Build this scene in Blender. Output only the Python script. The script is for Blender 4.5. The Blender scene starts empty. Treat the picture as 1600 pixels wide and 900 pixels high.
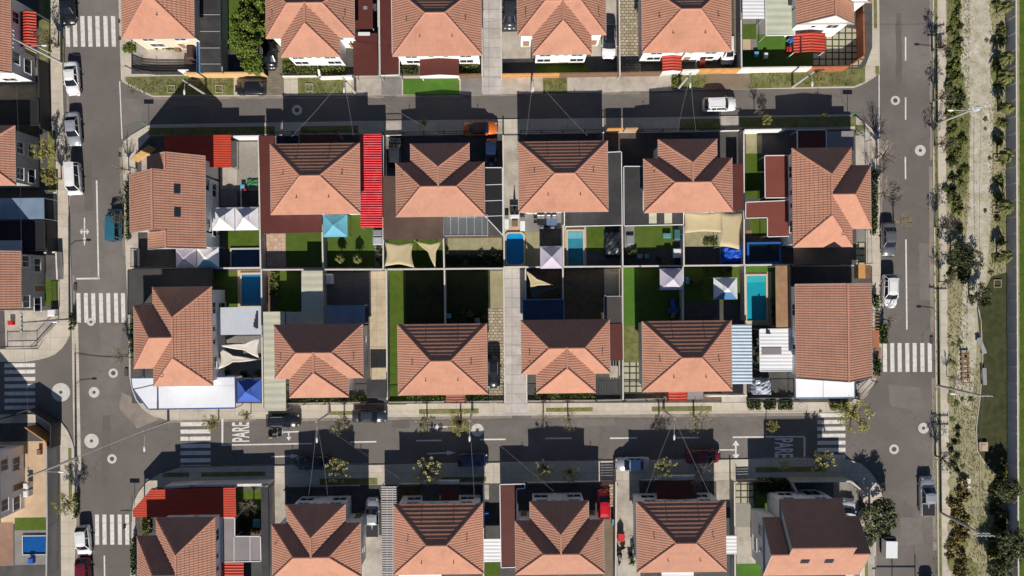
import bpy, bmesh, math, random
from mathutils import Vector, Matrix
R_ = math.radians
random.seed(7)

# ------------------------------------------------------------------ camera, sky, sun, exposure
CAM_H = 88.89                      # drone height above the road, metres
SC = bpy.context.scene
COL = SC.collection
cam_d = bpy.data.cameras.new('drone_camera')
cam_d.lens = 24; cam_d.sensor_width = 36; cam_d.clip_start = 1; cam_d.clip_end = 3000
cam = bpy.data.objects.new('drone_camera', cam_d); COL.objects.link(cam)
cam.location = (0, 0, CAM_H); SC.camera = cam
SUN_EL = 33.0
W = bpy.data.worlds.new('World'); SC.world = W; W.use_nodes = True
wn = W.node_tree; bgn = wn.nodes['Background']
sky = wn.nodes.new('ShaderNodeTexSky'); sky.sky_type = 'NISHITA'; sky.sun_disc = False
sky.sun_elevation = R_(SUN_EL); sky.sun_rotation = R_(180); sky.air_density = 1.0; sky.dust_density = 0.3; sky.ozone_density = 4.0
wn.links.new(sky.outputs[0], bgn.inputs[0]); bgn.inputs[1].default_value = 0.05
sl = bpy.data.lights.new('sun', 'SUN'); sl.energy = 5.0; sl.angle = R_(0.5); sl.color = (1.0, 0.93, 0.84)
so = bpy.data.objects.new('sun', sl); COL.objects.link(so); so.rotation_euler = (R_(90 - SUN_EL), 0, R_(0.5)); so.location = (0, -60, 60)
SC.view_settings.view_transform = 'Standard'; SC.view_settings.look = 'None'
SC.view_settings.gamma = 1; SC.view_settings.exposure = 0.32; SC.view_settings.use_curve_mapping = False

# ------------------------------------------------------------------ measuring: 12 photo pixels = 1 m on the ground
def P(px, py, h=0.0):
    k = (1 - h / CAM_H) / 12.0
    return Vector(((px - 800) * k, (450 - py) * k, h))
YAW = R_(0.7)                      # the street grid is turned slightly
def RC(x0, y0, x1, y1, yaw=YAW):   # a rectangle lined up with the street grid
    cx, cy = (x0 + x1) / 2, (y0 + y1) / 2
    c, s = math.cos(yaw), math.sin(yaw)
    out = []
    for x, y in ((x0, y1), (x1, y1), (x1, y0), (x0, y0)):
        dx, dy = x - cx, y - cy
        out.append((cx + dx * c + dy * s, cy - dx * s + dy * c))
    return out                     # counter-clockwise seen from above

# ------------------------------------------------------------------ mesh builder
class MB:
    def __init__(s): s.v = []; s.f = []; s.m = []; s.uv = {}
    def add(s, vs, fs, mi=0):
        n = len(s.v); s.v += [Vector(v) for v in vs]
        for f in fs: s.f.append([i + n for i in f]); s.m.append(mi)
    def face(s, vs, mi=0, uv=None):
        n = len(s.v); s.v += [Vector(v) for v in vs]
        s.f.append(list(range(n, n + len(vs)))); s.m.append(mi)
        if uv: s.uv[len(s.f) - 1] = uv
    def box(s, x0, y0, z0, x1, y1, z1, mi=0):
        s.add([(x0,y0,z0),(x1,y0,z0),(x1,y1,z0),(x0,y1,z0),(x0,y0,z1),(x1,y0,z1),(x1,y1,z1),(x0,y1,z1)],
              [(0,3,2,1),(4,5,6,7),(0,1,5,4),(1,2,6,5),(2,3,7,6),(3,0,4,7)], mi)
    def prism(s, poly, z0, z1, mi=0):
        n = len(poly)
        s.add([(p[0],p[1],z0) for p in poly] + [(p[0],p[1],z1) for p in poly],
              [tuple(range(n-1,-1,-1)), tuple(range(n, 2*n))] + [(i,(i+1)%n,n+(i+1)%n,n+i) for i in range(n)], mi)
    def bar(s, a, b, w, h, mi=0, up=(0,0,1)):          # rectangular bar from a to b
        a, b = Vector(a), Vector(b); d = (b - a).normalized(); up = Vector(up)
        if abs(d.dot(up)) > .98: up = Vector((0,1,0))
        x = d.cross(up).normalized() * w/2; y = x.cross(d).normalized() * h/2
        s.add([a-x-y,a+x-y,a+x+y,a-x+y,b-x-y,b+x-y,b+x+y,b-x+y],
              [(0,3,2,1),(4,5,6,7),(0,1,5,4),(1,2,6,5),(2,3,7,6),(3,0,4,7)], mi)
    def tube(s, pts, rs, n=6, mi=0, cap=True):
        pts = [Vector(p) for p in pts]
        if not isinstance(rs, (list, tuple)): rs = [rs]*len(pts)
        base = len(s.v); px = None
        for i, p in enumerate(pts):
            d = (pts[min(i+1,len(pts)-1)] - pts[max(i-1,0)]).normalized()
            if px is None: px = d.cross(Vector((0.13,1,0.21))).normalized()
            px = (px - d*px.dot(d)).normalized(); py = d.cross(px)
            for k in range(n):
                a = 2*math.pi*k/n; s.v.append(p + (px*math.cos(a) + py*math.sin(a))*rs[i])
        for i in range(len(pts)-1):
            for k in range(n):
                a, b = base+i*n+k, base+i*n+(k+1)%n
                s.f.append([a,b,b+n,a+n]); s.m.append(mi)
        if cap:
            s.f.append([base+k for k in range(n-1,-1,-1)]); s.m.append(mi)
            t = base+(len(pts)-1)*n; s.f.append([t+k for k in range(n)]); s.m.append(mi)
    def disc(s, c, r, z, n=24, mi=0, r2=None):
        o = [(c[0]+r*math.cos(2*math.pi*k/n), c[1]+r*math.sin(2*math.pi*k/n), z) for k in range(n)]
        if r2 is None: s.face(o, mi)
        else:
            i = [(c[0]+r2*math.cos(2*math.pi*k/n), c[1]+r2*math.sin(2*math.pi*k/n), z) for k in range(n)]
            s.add(o+i, [(k,(k+1)%n,n+(k+1)%n,n+k) for k in range(n)], mi)
    def lathe(s, prof, c=(0,0,0), n=12, mi=0):
        b = len(s.v); c = Vector(c)
        for r, z in prof:
            for k in range(n):
                a = 2*math.pi*k/n; s.v.append(c + Vector((r*math.cos(a), r*math.sin(a), z)))
        for i in range(len(prof)-1):
            for k in range(n):
                s.f.append([b+i*n+k, b+i*n+(k+1)%n, b+(i+1)*n+(k+1)%n, b+(i+1)*n+k]); s.m.append(mi)
        s.f.append([b+k for k in range(n-1,-1,-1)]); s.m.append(mi)
        t = b+(len(prof)-1)*n; s.f.append([t+k for k in range(n)]); s.m.append(mi)
    def blob(s, c, rx, ry, rz, seed=0, amp=.18, sub=2, mi=0):
        bm = bmesh.new(); bmesh.ops.create_icosphere(bm, subdivisions=sub, radius=1)
        rnd = random.Random(seed); n = len(s.v)
        bm.verts.ensure_lookup_table()
        for v in bm.verts:
            k = 1 + amp*(rnd.random()*2-1); s.v.append(Vector((c[0]+v.co.x*rx*k, c[1]+v.co.y*ry*k, c[2]+v.co.z*rz*k)))
        for f in bm.faces: s.f.append([v.index+n for v in f.verts]); s.m.append(mi)
        bm.free()
    def mesh(s, name, mats, off=None, smooth=False):
        me = bpy.data.meshes.new(name)
        vs = [v - off for v in s.v] if off else s.v
        me.from_pydata([tuple(v) for v in vs], [], s.f)
        if not isinstance(mats, (list, tuple)): mats = [mats]
        for m in mats: me.materials.append(m)
        me.polygons.foreach_set('material_index', s.m)
        if s.uv:
            ul = me.uv_layers.new(name='UVMap')
            for fi, uvs in s.uv.items():
                p = me.polygons[fi]
                for li, uv in zip(p.loop_indices, uvs): ul.data[li].uv = uv
        if smooth: me.polygons.foreach_set('use_smooth', [True]*len(me.polygons))
        me.validate(); me.update(); return me
    def base(s):
        xs = [v.x for v in s.v]; ys = [v.y for v in s.v]; zs = [v.z for v in s.v]
        return Vector(((min(xs)+max(xs))/2, (min(ys)+max(ys))/2, min(zs)))
    def build(s, name, mats, parent=None, world=False, smooth=False):
        off = None
        if parent is None: off = s.base()
        elif world: off = Vector(parent.location)
        o = bpy.data.objects.new(name, s.mesh(name, mats, off, smooth)); COL.objects.link(o)
        if parent is None: o.location = off
        else: o.parent = parent
        return o

def tag(o, label, cat, group=None):
    o['label'] = label; o['category'] = cat
    if group: o['group'] = group
    return o
def thing(name, label, cat, loc=(0,0,0), rz=0.0, group=None):
    o = bpy.data.objects.new(name, None); o.empty_display_size = .3; COL.objects.link(o)
    o.location = loc; o.rotation_euler = (0,0,rz)
    return tag(o, label, cat, group)
def struct(o, kind='structure'): o['kind'] = kind; return o
def kids(o): return [c for c in COL.objects if c.parent == o]
CH = {}
def copy_tree(src, loc, rz, label=None, group=None, scale=None, part_mats=None, root=True):
    """a copy of a thing and of each of its parts (mesh data shared)"""
    r = src.copy(); COL.objects.link(r)
    if root:
        r.location = loc; r.rotation_euler = (0,0,rz)
        if label: r['label'] = label
        if group: r['group'] = group
        if scale: r.scale = (scale,)*3
    if src.name not in CH: CH[src.name] = [c for c in COL.objects if c.parent is src]
    for ch in CH[src.name]:
        c = copy_tree(ch, None, None, root=False); c.parent = r
    return r

# ------------------------------------------------------------------ materials
MC = {}
def M(name, col, rough=.85, var=.12, scale=1.5, col2=None, c2scale=.35, c2amt=.5, bump=0., bscale=25., metal=0., spec=.3,
      coords='world', pattern=None, emit=0, coat=0, grain=0.):
    if name in MC: return MC[name]
    m = bpy.data.materials.new(name); m.use_nodes = True; nt = m.node_tree; N = nt.nodes; Lk = nt.links
    b = N['Principled BSDF']; b.inputs['Roughness'].default_value = rough; b.inputs['Metallic'].default_value = metal
    b.inputs['Specular IOR Level'].default_value = spec; b.inputs['Coat Weight'].default_value = coat
    if coords == 'world': vec = N.new('ShaderNodeNewGeometry').outputs['Position']
    else:
        tc = N.new('ShaderNodeTexCoord'); oi = N.new('ShaderNodeObjectInfo')
        ml = N.new('ShaderNodeMath'); ml.operation = 'MULTIPLY'; ml.inputs[1].default_value = 91.
        Lk.new(oi.outputs['Random'], ml.inputs[0])
        ad = N.new('ShaderNodeVectorMath'); ad.operation = 'ADD'; Lk.new(tc.outputs['Object'], ad.inputs[0]); Lk.new(ml.outputs[0], ad.inputs[1])
        vec = ad.outputs[0]
    def noise(sc, det=4, ro=.6):
        n = N.new('ShaderNodeTexNoise'); n.inputs['Scale'].default_value = sc; n.inputs['Detail'].default_value = det
        n.inputs['Roughness'].default_value = ro; Lk.new(vec, n.inputs['Vector']); return n.outputs['Fac']
    def mix(fac, a, c, bl='MIX'):
        x = N.new('ShaderNodeMix'); x.data_type = 'RGBA'; x.blend_type = bl
        for sk, val in ((x.inputs[0], fac), (x.inputs[6], a), (x.inputs[7], c)):
            if isinstance(val, (int, float)): sk.default_value = val
            elif isinstance(val, tuple): sk.default_value = (*val[:3], 1)
            else: Lk.new(val, sk)
        return x.outputs[2]
    def ramp(f, lo, hi):
        r = N.new('ShaderNodeMapRange'); r.inputs[1].default_value = lo; r.inputs[2].default_value = hi; Lk.new(f, r.inputs[0]); return r.outputs[0]
    dk = tuple(c*(1-var) for c in col); lt = tuple(min(1,c*(1+var)) for c in col)
    c = mix(ramp(noise(scale), .3, .7), dk, lt)
    if col2: c = mix(ramp(noise(c2scale, 5, .65), .5-.35*c2amt+.1, .78-.3*c2amt+.1), c, col2)
    if grain: c = mix(grain, c, mix(ramp(noise(14., 2, .8), .3, .7), tuple(x*.35 for x in col), tuple(min(1,x*1.6) for x in col)))
    hgt = None
    if pattern:
        kind = pattern[0]
        if kind == 'brick':                       # ('brick', width, height, mortar_col, colB)
            t = N.new('ShaderNodeTexBrick'); Lk.new(vec, t.inputs['Vector']); t.inputs['Scale'].default_value = 1
            t.inputs['Brick Width'].default_value = pattern[1]; t.inputs['Row Height'].default_value = pattern[2]
            t.inputs['Mortar Size'].default_value = pattern[5] if len(pattern) > 5 else .012
            t.offset = pattern[6] if len(pattern) > 6 else .5
            t.inputs['Color1'].default_value = (1,1,1,1); t.inputs['Color2'].default_value = (*pattern[4],1); t.inputs['Mortar'].default_value = (*pattern[3],1)
            c = mix(1., c, t.outputs['Color'], 'MULTIPLY'); hgt = t.outputs['Fac']
        elif kind == 'corr':                      # ('corr', axis, period, strength): corrugated / ribbed sheet
            s = N.new('ShaderNodeSeparateXYZ')
            Lk.new(vec, s.inputs[0]); mm = N.new('ShaderNodeMath'); mm.operation = 'MULTIPLY'; mm.inputs[1].default_value = 2*math.pi/pattern[2]
            Lk.new(s.outputs[pattern[1]], mm.inputs[0]); sn = N.new('ShaderNodeMath'); sn.operation = 'SINE'; Lk.new(mm.outputs[0], sn.inputs[0])
            hgt = sn.outputs[0]
        elif kind == 'road':
            def wob(v, a):
                n = N.new('ShaderNodeTexNoise'); n.inputs['Scale'].default_value = .5; Lk.new(v, n.inputs['Vector'])
                m1 = N.new('ShaderNodeVectorMath'); m1.operation = 'SCALE'; m1.inputs[3].default_value = a; Lk.new(n.outputs['Color'], m1.inputs[0])
                m2 = N.new('ShaderNodeVectorMath'); m2.operation = 'ADD'; Lk.new(v, m2.inputs[0]); Lk.new(m1.outputs[0], m2.inputs[1]); return m2.outputs[0]
            vo = N.new('ShaderNodeTexVoronoi'); vo.feature = 'DISTANCE_TO_EDGE'; vo.inputs['Scale'].default_value = .16; Lk.new(wob(vec, 3.), vo.inputs['Vector'])
            cr = N.new('ShaderNodeMath'); cr.operation = 'LESS_THAN'; cr.inputs[1].default_value = .008; Lk.new(vo.outputs['Distance'], cr.inputs[0])
            mk = N.new('ShaderNodeMath'); mk.operation = 'MULTIPLY'; Lk.new(cr.outputs[0], mk.inputs[0]); r2_ = N.new('ShaderNodeMapRange'); r2_.inputs[1].default_value = .45; r2_.inputs[2].default_value = .65; r2_.inputs[4].default_value = .45; Lk.new(noise(.11, 3), r2_.inputs[0]); Lk.new(r2_.outputs[0], mk.inputs[1])
            c = mix(mk.outputs[0], c, (.060,.053,.049))
            c = mix(ramp(noise(.045, 6, .7), .52, .80), c, (.235,.212,.192)); c = mix(ramp(noise(.8, 5, .75), .60, .85), c, (.085,.075,.070))
        elif kind == 'roof':                      # tile rows in the UV map (metres)
            uv = N.new('ShaderNodeUVMap'); s = N.new('ShaderNodeSeparateXYZ'); Lk.new(uv.outputs[0], s.inputs[0])
            mm = N.new('ShaderNodeMath'); mm.operation = 'MULTIPLY'; mm.inputs[1].default_value = 2*math.pi/pattern[1]
            Lk.new(s.outputs[0], mm.inputs[0]); sn = N.new('ShaderNodeMath'); sn.operation = 'SINE'; Lk.new(mm.outputs[0], sn.inputs[0]); hgt = sn.outputs[0]
            sc = N.new('ShaderNodeVectorMath'); sc.operation = 'DIVIDE'; sc.inputs[1].default_value = (pattern[1], pattern[2], 1); Lk.new(uv.outputs[0], sc.inputs[0])
            fl = N.new('ShaderNodeVectorMath'); fl.operation = 'FLOOR'; Lk.new(sc.outputs[0], fl.inputs[0])
            wh = N.new('ShaderNodeTexWhiteNoise'); wh.noise_dimensions = '2D'; Lk.new(fl.outputs[0], wh.inputs['Vector'])
            oi2 = N.new('ShaderNodeObjectInfo'); c = mix(oi2.outputs['Random'], mix(1., c, (.89,.91,.93), 'MULTIPLY'), mix(1., c, (1.04,1.01,.99), 'MULTIPLY'))
            c = mix(ramp(wh.outputs['Value'], 0, 1), mix(1., c, (.95,.945,.94), 'MULTIPLY'), mix(1., c, (1.03,1.03,1.03), 'MULTIPLY'))
    Lk.new(c, b.inputs['Base Color'])
    if bump or hgt is not None:
        bp = N.new('ShaderNodeBump'); bp.inputs['Distance'].default_value = .03
        if hgt is not None and pattern and pattern[0] in ('corr', 'roof'):
            bp.inputs['Strength'].default_value = 1.; bp.inputs['Distance'].default_value = pattern[3]; Lk.new(hgt, bp.inputs['Height'])
        elif hgt is not None:
            bp.inputs['Strength'].default_value = .5; bp.invert = True; bp.inputs['Distance'].default_value = .015; Lk.new(hgt, bp.inputs['Height'])
        else:
            bp.inputs['Strength'].default_value = bump; Lk.new(noise(bscale, 3), bp.inputs['Height'])
        Lk.new(bp.outputs[0], b.inputs['Normal'])
    if emit: b.inputs['Emission Color'].default_value = (*col,1); b.inputs['Emission Strength'].default_value = emit
    MC[name] = m; return m

def clear_sheet(name, tint, opac, rough=.15):       # see-through sheet: polycarbonate, net, water
    if name in MC: return MC[name]
    m = bpy.data.materials.new(name); m.use_nodes = True; nt = m.node_tree; N = nt.nodes; Lk = nt.links
    b = N['Principled BSDF']; b.inputs['Base Color'].default_value = (*tint,1); b.inputs['Roughness'].default_value = rough
    t = N.new('ShaderNodeBsdfTransparent'); t.inputs[0].default_value = (*[min(1, .35+.65*c/max(tint)) for c in tint],1)
    x = N.new('ShaderNodeMixShader'); x.inputs[0].default_value = opac
    Lk.new(t.outputs[0], x.inputs[1]); Lk.new(b.outputs[0], x.inputs[2]); Lk.new(x.outputs[0], N['Material Output'].inputs[0])
    MC[name] = m; return m

def water_mat(name, tint):
    if name in MC: return MC[name]
    m = bpy.data.materials.new(name); m.use_nodes = True; nt = m.node_tree; N = nt.nodes; Lk = nt.links
    N.remove(N['Principled BSDF'])
    t = N.new('ShaderNodeBsdfTransparent'); t.inputs[0].default_value = (*tint,1)
    g = N.new('ShaderNodeBsdfGlossy'); g.inputs['Roughness'].default_value = .03
    ge = N.new('ShaderNodeNewGeometry'); no = N.new('ShaderNodeTexNoise'); no.inputs['Scale'].default_value = 2.5
    bp = N.new('ShaderNodeBump'); bp.inputs['Strength'].default_value = .25; bp.inputs['Distance'].default_value = .05
    Lk.new(ge.outputs['Position'], no.inputs['Vector']); Lk.new(no.outputs['Fac'], bp.inputs['Height'])
    Lk.new(bp.outputs[0], g.inputs['Normal'])
    x = N.new('ShaderNodeMixShader'); x.inputs[0].default_value = .05; Lk.new(t.outputs[0], x.inputs[1]); Lk.new(g.outputs[0], x.inputs[2])
    Lk.new(x.outputs[0], N['Material Output'].inputs[0]); MC[name] = m; return m

asphalt = M('asphalt', (.146,.130,.119), .92, .11, .22, (.112,.099,.090), .10, .45, bump=.25, bscale=40, grain=.16, pattern=('road',))
pave = M('pavement_concrete', (.52,.465,.385), .9, .12, .5, (.36,.315,.255), .35, .32, bump=.15, grain=.12, pattern=('brick', 2.4, 1.6, (.62,.6,.58), (.93,.93,.92), .02, .0))
kerbm = M('kerb_concrete', (.48,.44,.38), .9, .12, 2., grain=.1)
paint = M('road_paint', (.66,.64,.60), .8, .10, 1.2, (.34,.315,.295), 2.2, .34, grain=.12)
soil = M('soil', (.17,.135,.095), .95, .2, .8, (.24,.20,.14), .3, .5, grain=.3)
drygrass = M('dry_grass', (.33,.295,.185), .95, .28, 1.6, (.165,.175,.06), .75, .62, grain=.45, bump=.5)
weeds = M('verge_weeds', (.135,.15,.045), .95, .4, 1.4, (.30,.25,.155), .7, .5, grain=.5, bump=.6)
lawn = M('lawn_green', (.060,.105,.008), .95, .28, 1.2, (.115,.125,.025), .5, .45, grain=.35, bump=.5)
turf = M('artificial_turf', (.068,.110,.014), .95, .16, .9, (.10,.125,.03), .4, .35, grain=.24)
brightturf = M('bright_turf', (.062,.15,.016), .95, .16, .9, (.10,.15,.03), .5, .35, grain=.22)
drive = M('driveway_concrete', (.44,.40,.345), .9, .17, .5, (.25,.22,.18), .45, .5, grain=.12)
greyc = M('grey_concrete', (.22,.21,.195), .9, .15, .6, (.15,.14,.13), .5, .4, grain=.12)
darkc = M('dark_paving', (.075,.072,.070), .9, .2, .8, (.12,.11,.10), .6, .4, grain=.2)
gravel = M('gravel', (.30,.285,.245), .95, .2, 3., (.13,.12,.10), 8., .5, grain=.55, bump=.8)
stonep = M('stone_paving', (.47,.41,.31), .9, .2, 1.5, pattern=('brick', .55, .38, (.35,.32,.28), (.68,.65,.6), .05, .37), grain=.15)
cobble = M('cobble_paving', (.26,.235,.19), .9, .2, 1.5, pattern=('brick', .28, .2, (.45,.42,.38), (.75,.73,.7), .03, .5), grain=.2)
pinkp = M('patterned_tile', (.56,.42,.32), .85, .12, 3., pattern=('brick', .5, .5, (.7,.6,.55), (.8,.72,.66), .03, 0.), grain=.1)
gridp = M('grid_pavers', (.42,.40,.31), .9, .1, 1.5, pattern=('brick', .85, .85, (.10,.12,.06), (.9,.9,.88), .09, 0.), grain=.1)
alley = M('alley_paving', (.50,.47,.445), .9, .14, .7, (.36,.335,.32), .4, .4, pattern=('brick', 3.0, 1.25, (.62,.6,.58), (.9,.88,.87), .035, 0.), grain=.12)
woodd = M('wood_deck', (.29,.19,.105), .8, .2, 2., pattern=('brick', 2.2, .14, (.5,.45,.4), (.75,.7,.66), .008, .4))
sandp = M('sand_coloured_patio', (.52,.38,.25), .9, .1, 1., (.42,.30,.2), .6, .4, grain=.1)
mulch = M('garden_bed', (.12,.085,.055), .95, .35, 2.5, (.20,.16,.10), 1.2, .5, grain=.5, bump=.7)
redpath = M('reddish_path', (.26,.155,.11), .9, .15, .8, grain=.15)
whitewall = M('white_render', (.78,.76,.72), .85, .06, .8, coords='obj', grain=.05)
creamwall = M('cream_render', (.62,.52,.40), .85, .07, .8, coords='obj', grain=.06)
greywall = M('grey_render', (.36,.35,.34), .85, .1, .8, coords='obj', grain=.06)
tanwall = M('tan_render', (.55,.36,.17), .85, .1, .8, coords='obj', grain=.06)
sandd = M('sandy_concrete', (.52,.43,.31), .9, .14, .6, (.36,.28,.19), .4, .4, pattern=('brick', 2.2, 1.1, (.7,.68,.64), (.93,.92,.9), .02, 0.), grain=.12)
wallc = M('panel_wall_concrete', (.42,.40,.37), .9, .15, .7, (.28,.26,.24), .5, .4, grain=.1)
wallw = M('painted_wall', (.70,.67,.62), .88, .1, .7, (.5,.47,.43), .6, .3, grain=.08)
wallo = M('orange_timber', (.50,.25,.09), .8, .2, 1.5, grain=.1)
wallb = M('brown_timber', (.17,.10,.06), .85, .2, 1.5, grain=.12)
walld = M('dark_fence_metal', (.035,.036,.04), .6, .15, 2.)
tile = M('terracotta_roof_tiles', (.450,.228,.155), .8, .05, .9, (.35,.18,.125), .35, .30, pattern=('roof', .30, .50, .0135), grain=.04, spec=.25, coords='obj')
capm = M('terracotta_ridge', (.46,.225,.16), .8, .1, 2., coords='obj', spec=.25)
gutterm = M('gutter_metal', (.38,.36,.35), .5, .08, 1., coords='obj')
framew = M('white_frame', (.75,.75,.74), .5, .04, 2., coords='obj')
glassm = M('window_glass', (.018,.024,.032), .06, .1, .5, spec=.6, coords='obj')
metalg = M('galvanised_metal', (.45,.46,.47), .4, .08, 3., metal=.3, coords='obj')
metald = M('dark_metal', (.03,.03,.033), .5, .1, 3., coords='obj')
metalw = M('white_metal', (.72,.73,.74), .45, .05, 3., coords='obj')
polec = M('pole_concrete', (.42,.40,.37), .85, .1, 2., coords='obj', grain=.08)
woodm = M('timber', (.28,.16,.08), .8, .2, 3., coords='obj')
blackp = M('black_plastic', (.015,.015,.017), .5, .1, 3., coords='obj')
# ------------------------------------------------------------------ ground, road, raised pavements
def sheet(name, pts, mat, z):
    mb = MB(); mb.face([P(*p) + Vector((0,0,z)) for p in pts])
    return struct(mb.build(name, mat))
def smoothpoly(pts, n=0): return pts
def slab(name, pts, mat, z1=.12):
    mb = MB(); pp = [P(*p) for p in pts]
    if sum(a.x*b.y-b.x*a.y for a, b in zip(pp, pp[1:]+pp[:1])) < 0: pp.reverse()
    mb.prism(pp, -.1, z1-.003)
    o = struct(mb.build(name, mat))
    k = MB(); n = len(pp)                          # kerb stones along the edge, set a little proud
    for i in range(n):
        a, b = pp[i], pp[(i+1) % n]; d = (b-a)
        if d.length < .05: continue
        d.normalize(); nrm = Vector((-d.y, d.x, 0))
        k.add([a+nrm*-.004+Vector((0,0,-.1)), b+nrm*-.004+Vector((0,0,-.1)), b+nrm*.15+Vector((0,0,-.1)), a+nrm*.15+Vector((0,0,-.1)),
               a+nrm*-.004+Vector((0,0,z1+.006)), b+nrm*-.004+Vector((0,0,z1+.006)), b+nrm*.15+Vector((0,0,z1+.006)), a+nrm*.15+Vector((0,0,z1+.006))],
              [(4,5,6,7),(0,1,5,4),(2,3,7,6)])
    struct(k.build('kerb', kerbm)); return o
def arc(cx, cy, r, a0, a1, n=7, ry=None):          # photo-pixel arc, angles clockwise from east as on a map turned down
    return [(cx + r*math.cos(R_(a0+(a1-a0)*i/n)), cy + (ry or r)*math.sin(R_(a0+(a1-a0)*i/n))) for i in range(n+1)]

g = MB(); g.face([(-1500,-1500,-.06),(1500,-1500,-.06),(1500,1500,-.06),(-1500,1500,-.06)]); struct(g.build('ground', drygrass))
g = MB(); g.face([(-120,-90,0),(64,-90,0),(64,90,0),(-120,90,0)]); struct(g.build('road', asphalt))

slab('pavement', [(-300,-90),(92,-90),(97,60),(101,200),(107,300),(112,420),(113,490),(110,522),(104,534),(96,545),(86,553),(75,558),(60,562),(40,565),(-300,569)], pave)
slab('pavement', [(-300,652),(50,647),(80,651),(95,658),(106,672),(113,688),(118,706),(122,745),(121,800),(117,900),(114,1000),(-300,1000)], pave)
slab('pavement', [(182,-90),(1362,-90),(1373,0),(1374,112),(1366,121),(1350,131),(1335,137),(900,143),(600,149),(237,151),(215,141),(190,127),(186,0)], pave)
slab('pavement', [(192,222),(205,212),(220,203),(234,195),(600,189),(1000,184),(1325,179),(1338,183),(1352,193),(1364,204),(1373,214),(1375,400),(1377,540),(1376,565),(1371,585),(1364,602),(1353,618),(1338,631),(1320,640),(1300,644),(800,649),(400,654),(262,656),(240,650),(224,639),(213,625),(207,610),(203,590),(200,470),(197,400),(194,290)], pave)
slab('pavement', [(207,802),(209,786),(217,769),(230,753),(250,740),(280,731),(400,728),(600,726),(930,720),(1130,718),(1295,715),(1325,718),(1345,724),(1360,738),(1372,755),(1378,775),(1376,800),(1368,828),(1368,1000),(202,1000)], pave)
slab('pavement', [(1456,-90),(1457,250),(1460,520),(1463,760),(1466,1000),(2400,1000),(2400,-90)], drygrass)

LV = {}
def patch(row, name, mat, *a):
    """a ground surface inside a lot: rectangle x0,y0,x1,y1 or a list of points"""
    LV[row] = LV.get(row, 0) + 1
    pts = RC(*a) if not isinstance(a[0], (list, tuple)) else a[0]
    return sheet(name, pts, mat, .1235 + .0006*LV[row])

# north row
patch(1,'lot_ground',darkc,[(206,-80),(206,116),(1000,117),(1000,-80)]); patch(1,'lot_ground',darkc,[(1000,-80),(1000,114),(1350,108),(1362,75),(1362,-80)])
for nm, mt, *a in [
 ('driveway',drive,208,60,305,101),('lawn',lawn,348,-20,376,78),('driveway',cobble,410,40,443,150),('lawn',lawn,444,88,541,119),
 ('driveway',drive,549,121,596,150),('driveway',greyc,596,121,628,149),('lawn',brightturf,630,123,718,148),('path',greyc,720,122,753,149),
 ('alley',alley,753,-80,783,148),('garden_bed',mulch,612,85,656,119),('garden_bed',mulch,718,86,750,119),('driveway',drive,784,50,833,98),
 ('lawn',lawn,838,97,918,116),('driveway',drive,922,-80,966,88),('driveway',stonep,968,-80,1000,117),('driveway',drive,784,121,848,147),
 ('lawn',weeds,848,121,886,145),('driveway',drive,887,119,968,145),('driveway',sandp if 0 else drive,968,118,1050,143),('lawn',weeds,1050,117,1104,140),
 ('verge',soil,1104,116,1172,140),('path',soil,1146,-80,1158,108),('patio',greyc,1160,28,1195,78),('lawn',turf,1160,38,1181,62),('lawn',brightturf,1182,54,1229,79),
 ('lawn',turf,1160,78,1270,107),('garden_bed',sandp,1160,62,1172,79)]: patch(1,nm,mt,*a)
patch(1,'verge',weeds,[(197,121),(366,118),(366,149),(240,150),(197,128)])
patch(1,'verge',weeds,[(1172,115),(1345,108),(1351,100),(1351,128),(1334,135),(1172,139)])
patch(1,'patio',gridp,[(1270,106),(1340,105),(1352,88),(1352,48),(1290,40),(1270,78)])
patch(1,'verge',weeds,1364,-80,1369,45); patch(1,'verge',weeds,1367,104,1373,117)
patch(1,'verge',weeds,466,122,540,148); patch(1,'driveway',cobble,411,124,444,150)
# row north of the back wall
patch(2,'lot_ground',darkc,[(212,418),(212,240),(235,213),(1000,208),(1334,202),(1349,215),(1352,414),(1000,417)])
for nm, mt, *a in [
 ('gravel_yard',gravel,371,222,407,298),('driveway',drive,345,262,371,295),('patio',greyc,345,295,371,322),('lawn',lawn,353,360,408,389),
 ('path',drive,208,363,217,418),('driveway',drive,222,240,236,276),('patio',pinkp,417,365,447,417),('lawn',turf,447,363,504,417),('lawn',turf,510,335,586,417),
 ('pebble_strip',gravel,586,385,599,417),('driveway',greyc,600,212,619,276),('lawn',lawn,601,372,693,417),('garden_bed',mulch,694,368,786,417),
 ('lawn',drygrass,700,372,784,392),('driveway',drive,788,212,812,362),('patio',sandp,789,352,821,417),('patio',greyc,812,332,882,363),('lawn',drygrass,820,362,845,417),
 ('deck',darkc,844,357,880,417),('patio',sandp,882,355,916,417),('lawn',lawn,917,354,947,394),('lawn',turf,991,352,1052,390),('patio',greyc,976,352,991,392),
 ('patio',sandp,1070,332,1162,364),('lawn',drygrass,1070,362,1124,385),('path',drive,1124,362,1130,417),
 ('lawn',drygrass,1165,208,1190,240),('lawn',lawn,1165,240,1190,310),('lawn',lawn,1170,340,1200,368),('path',redpath,1165,360,1174,378),('path',redpath,1165,368,1236,378),
 ('driveway',drive,1336,212,1350,260),('lawn',weeds,1336,196,1351,209),('driveway',gridp,1337,378,1352,414),('driveway',greyc,1337,355,1352,378)]: patch(2,nm,mt,*a)
for a in [(233,199,430,211),(470,197,560,209),(1062,186,1125,203),(1155,183,1335,199)]: patch(2,'verge',weeds,*a)
for a in [(600,190,627,211),(757,190,788,209),(1128,184,1152,204)]: patch(2,'driveway',drive,*a)
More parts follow.
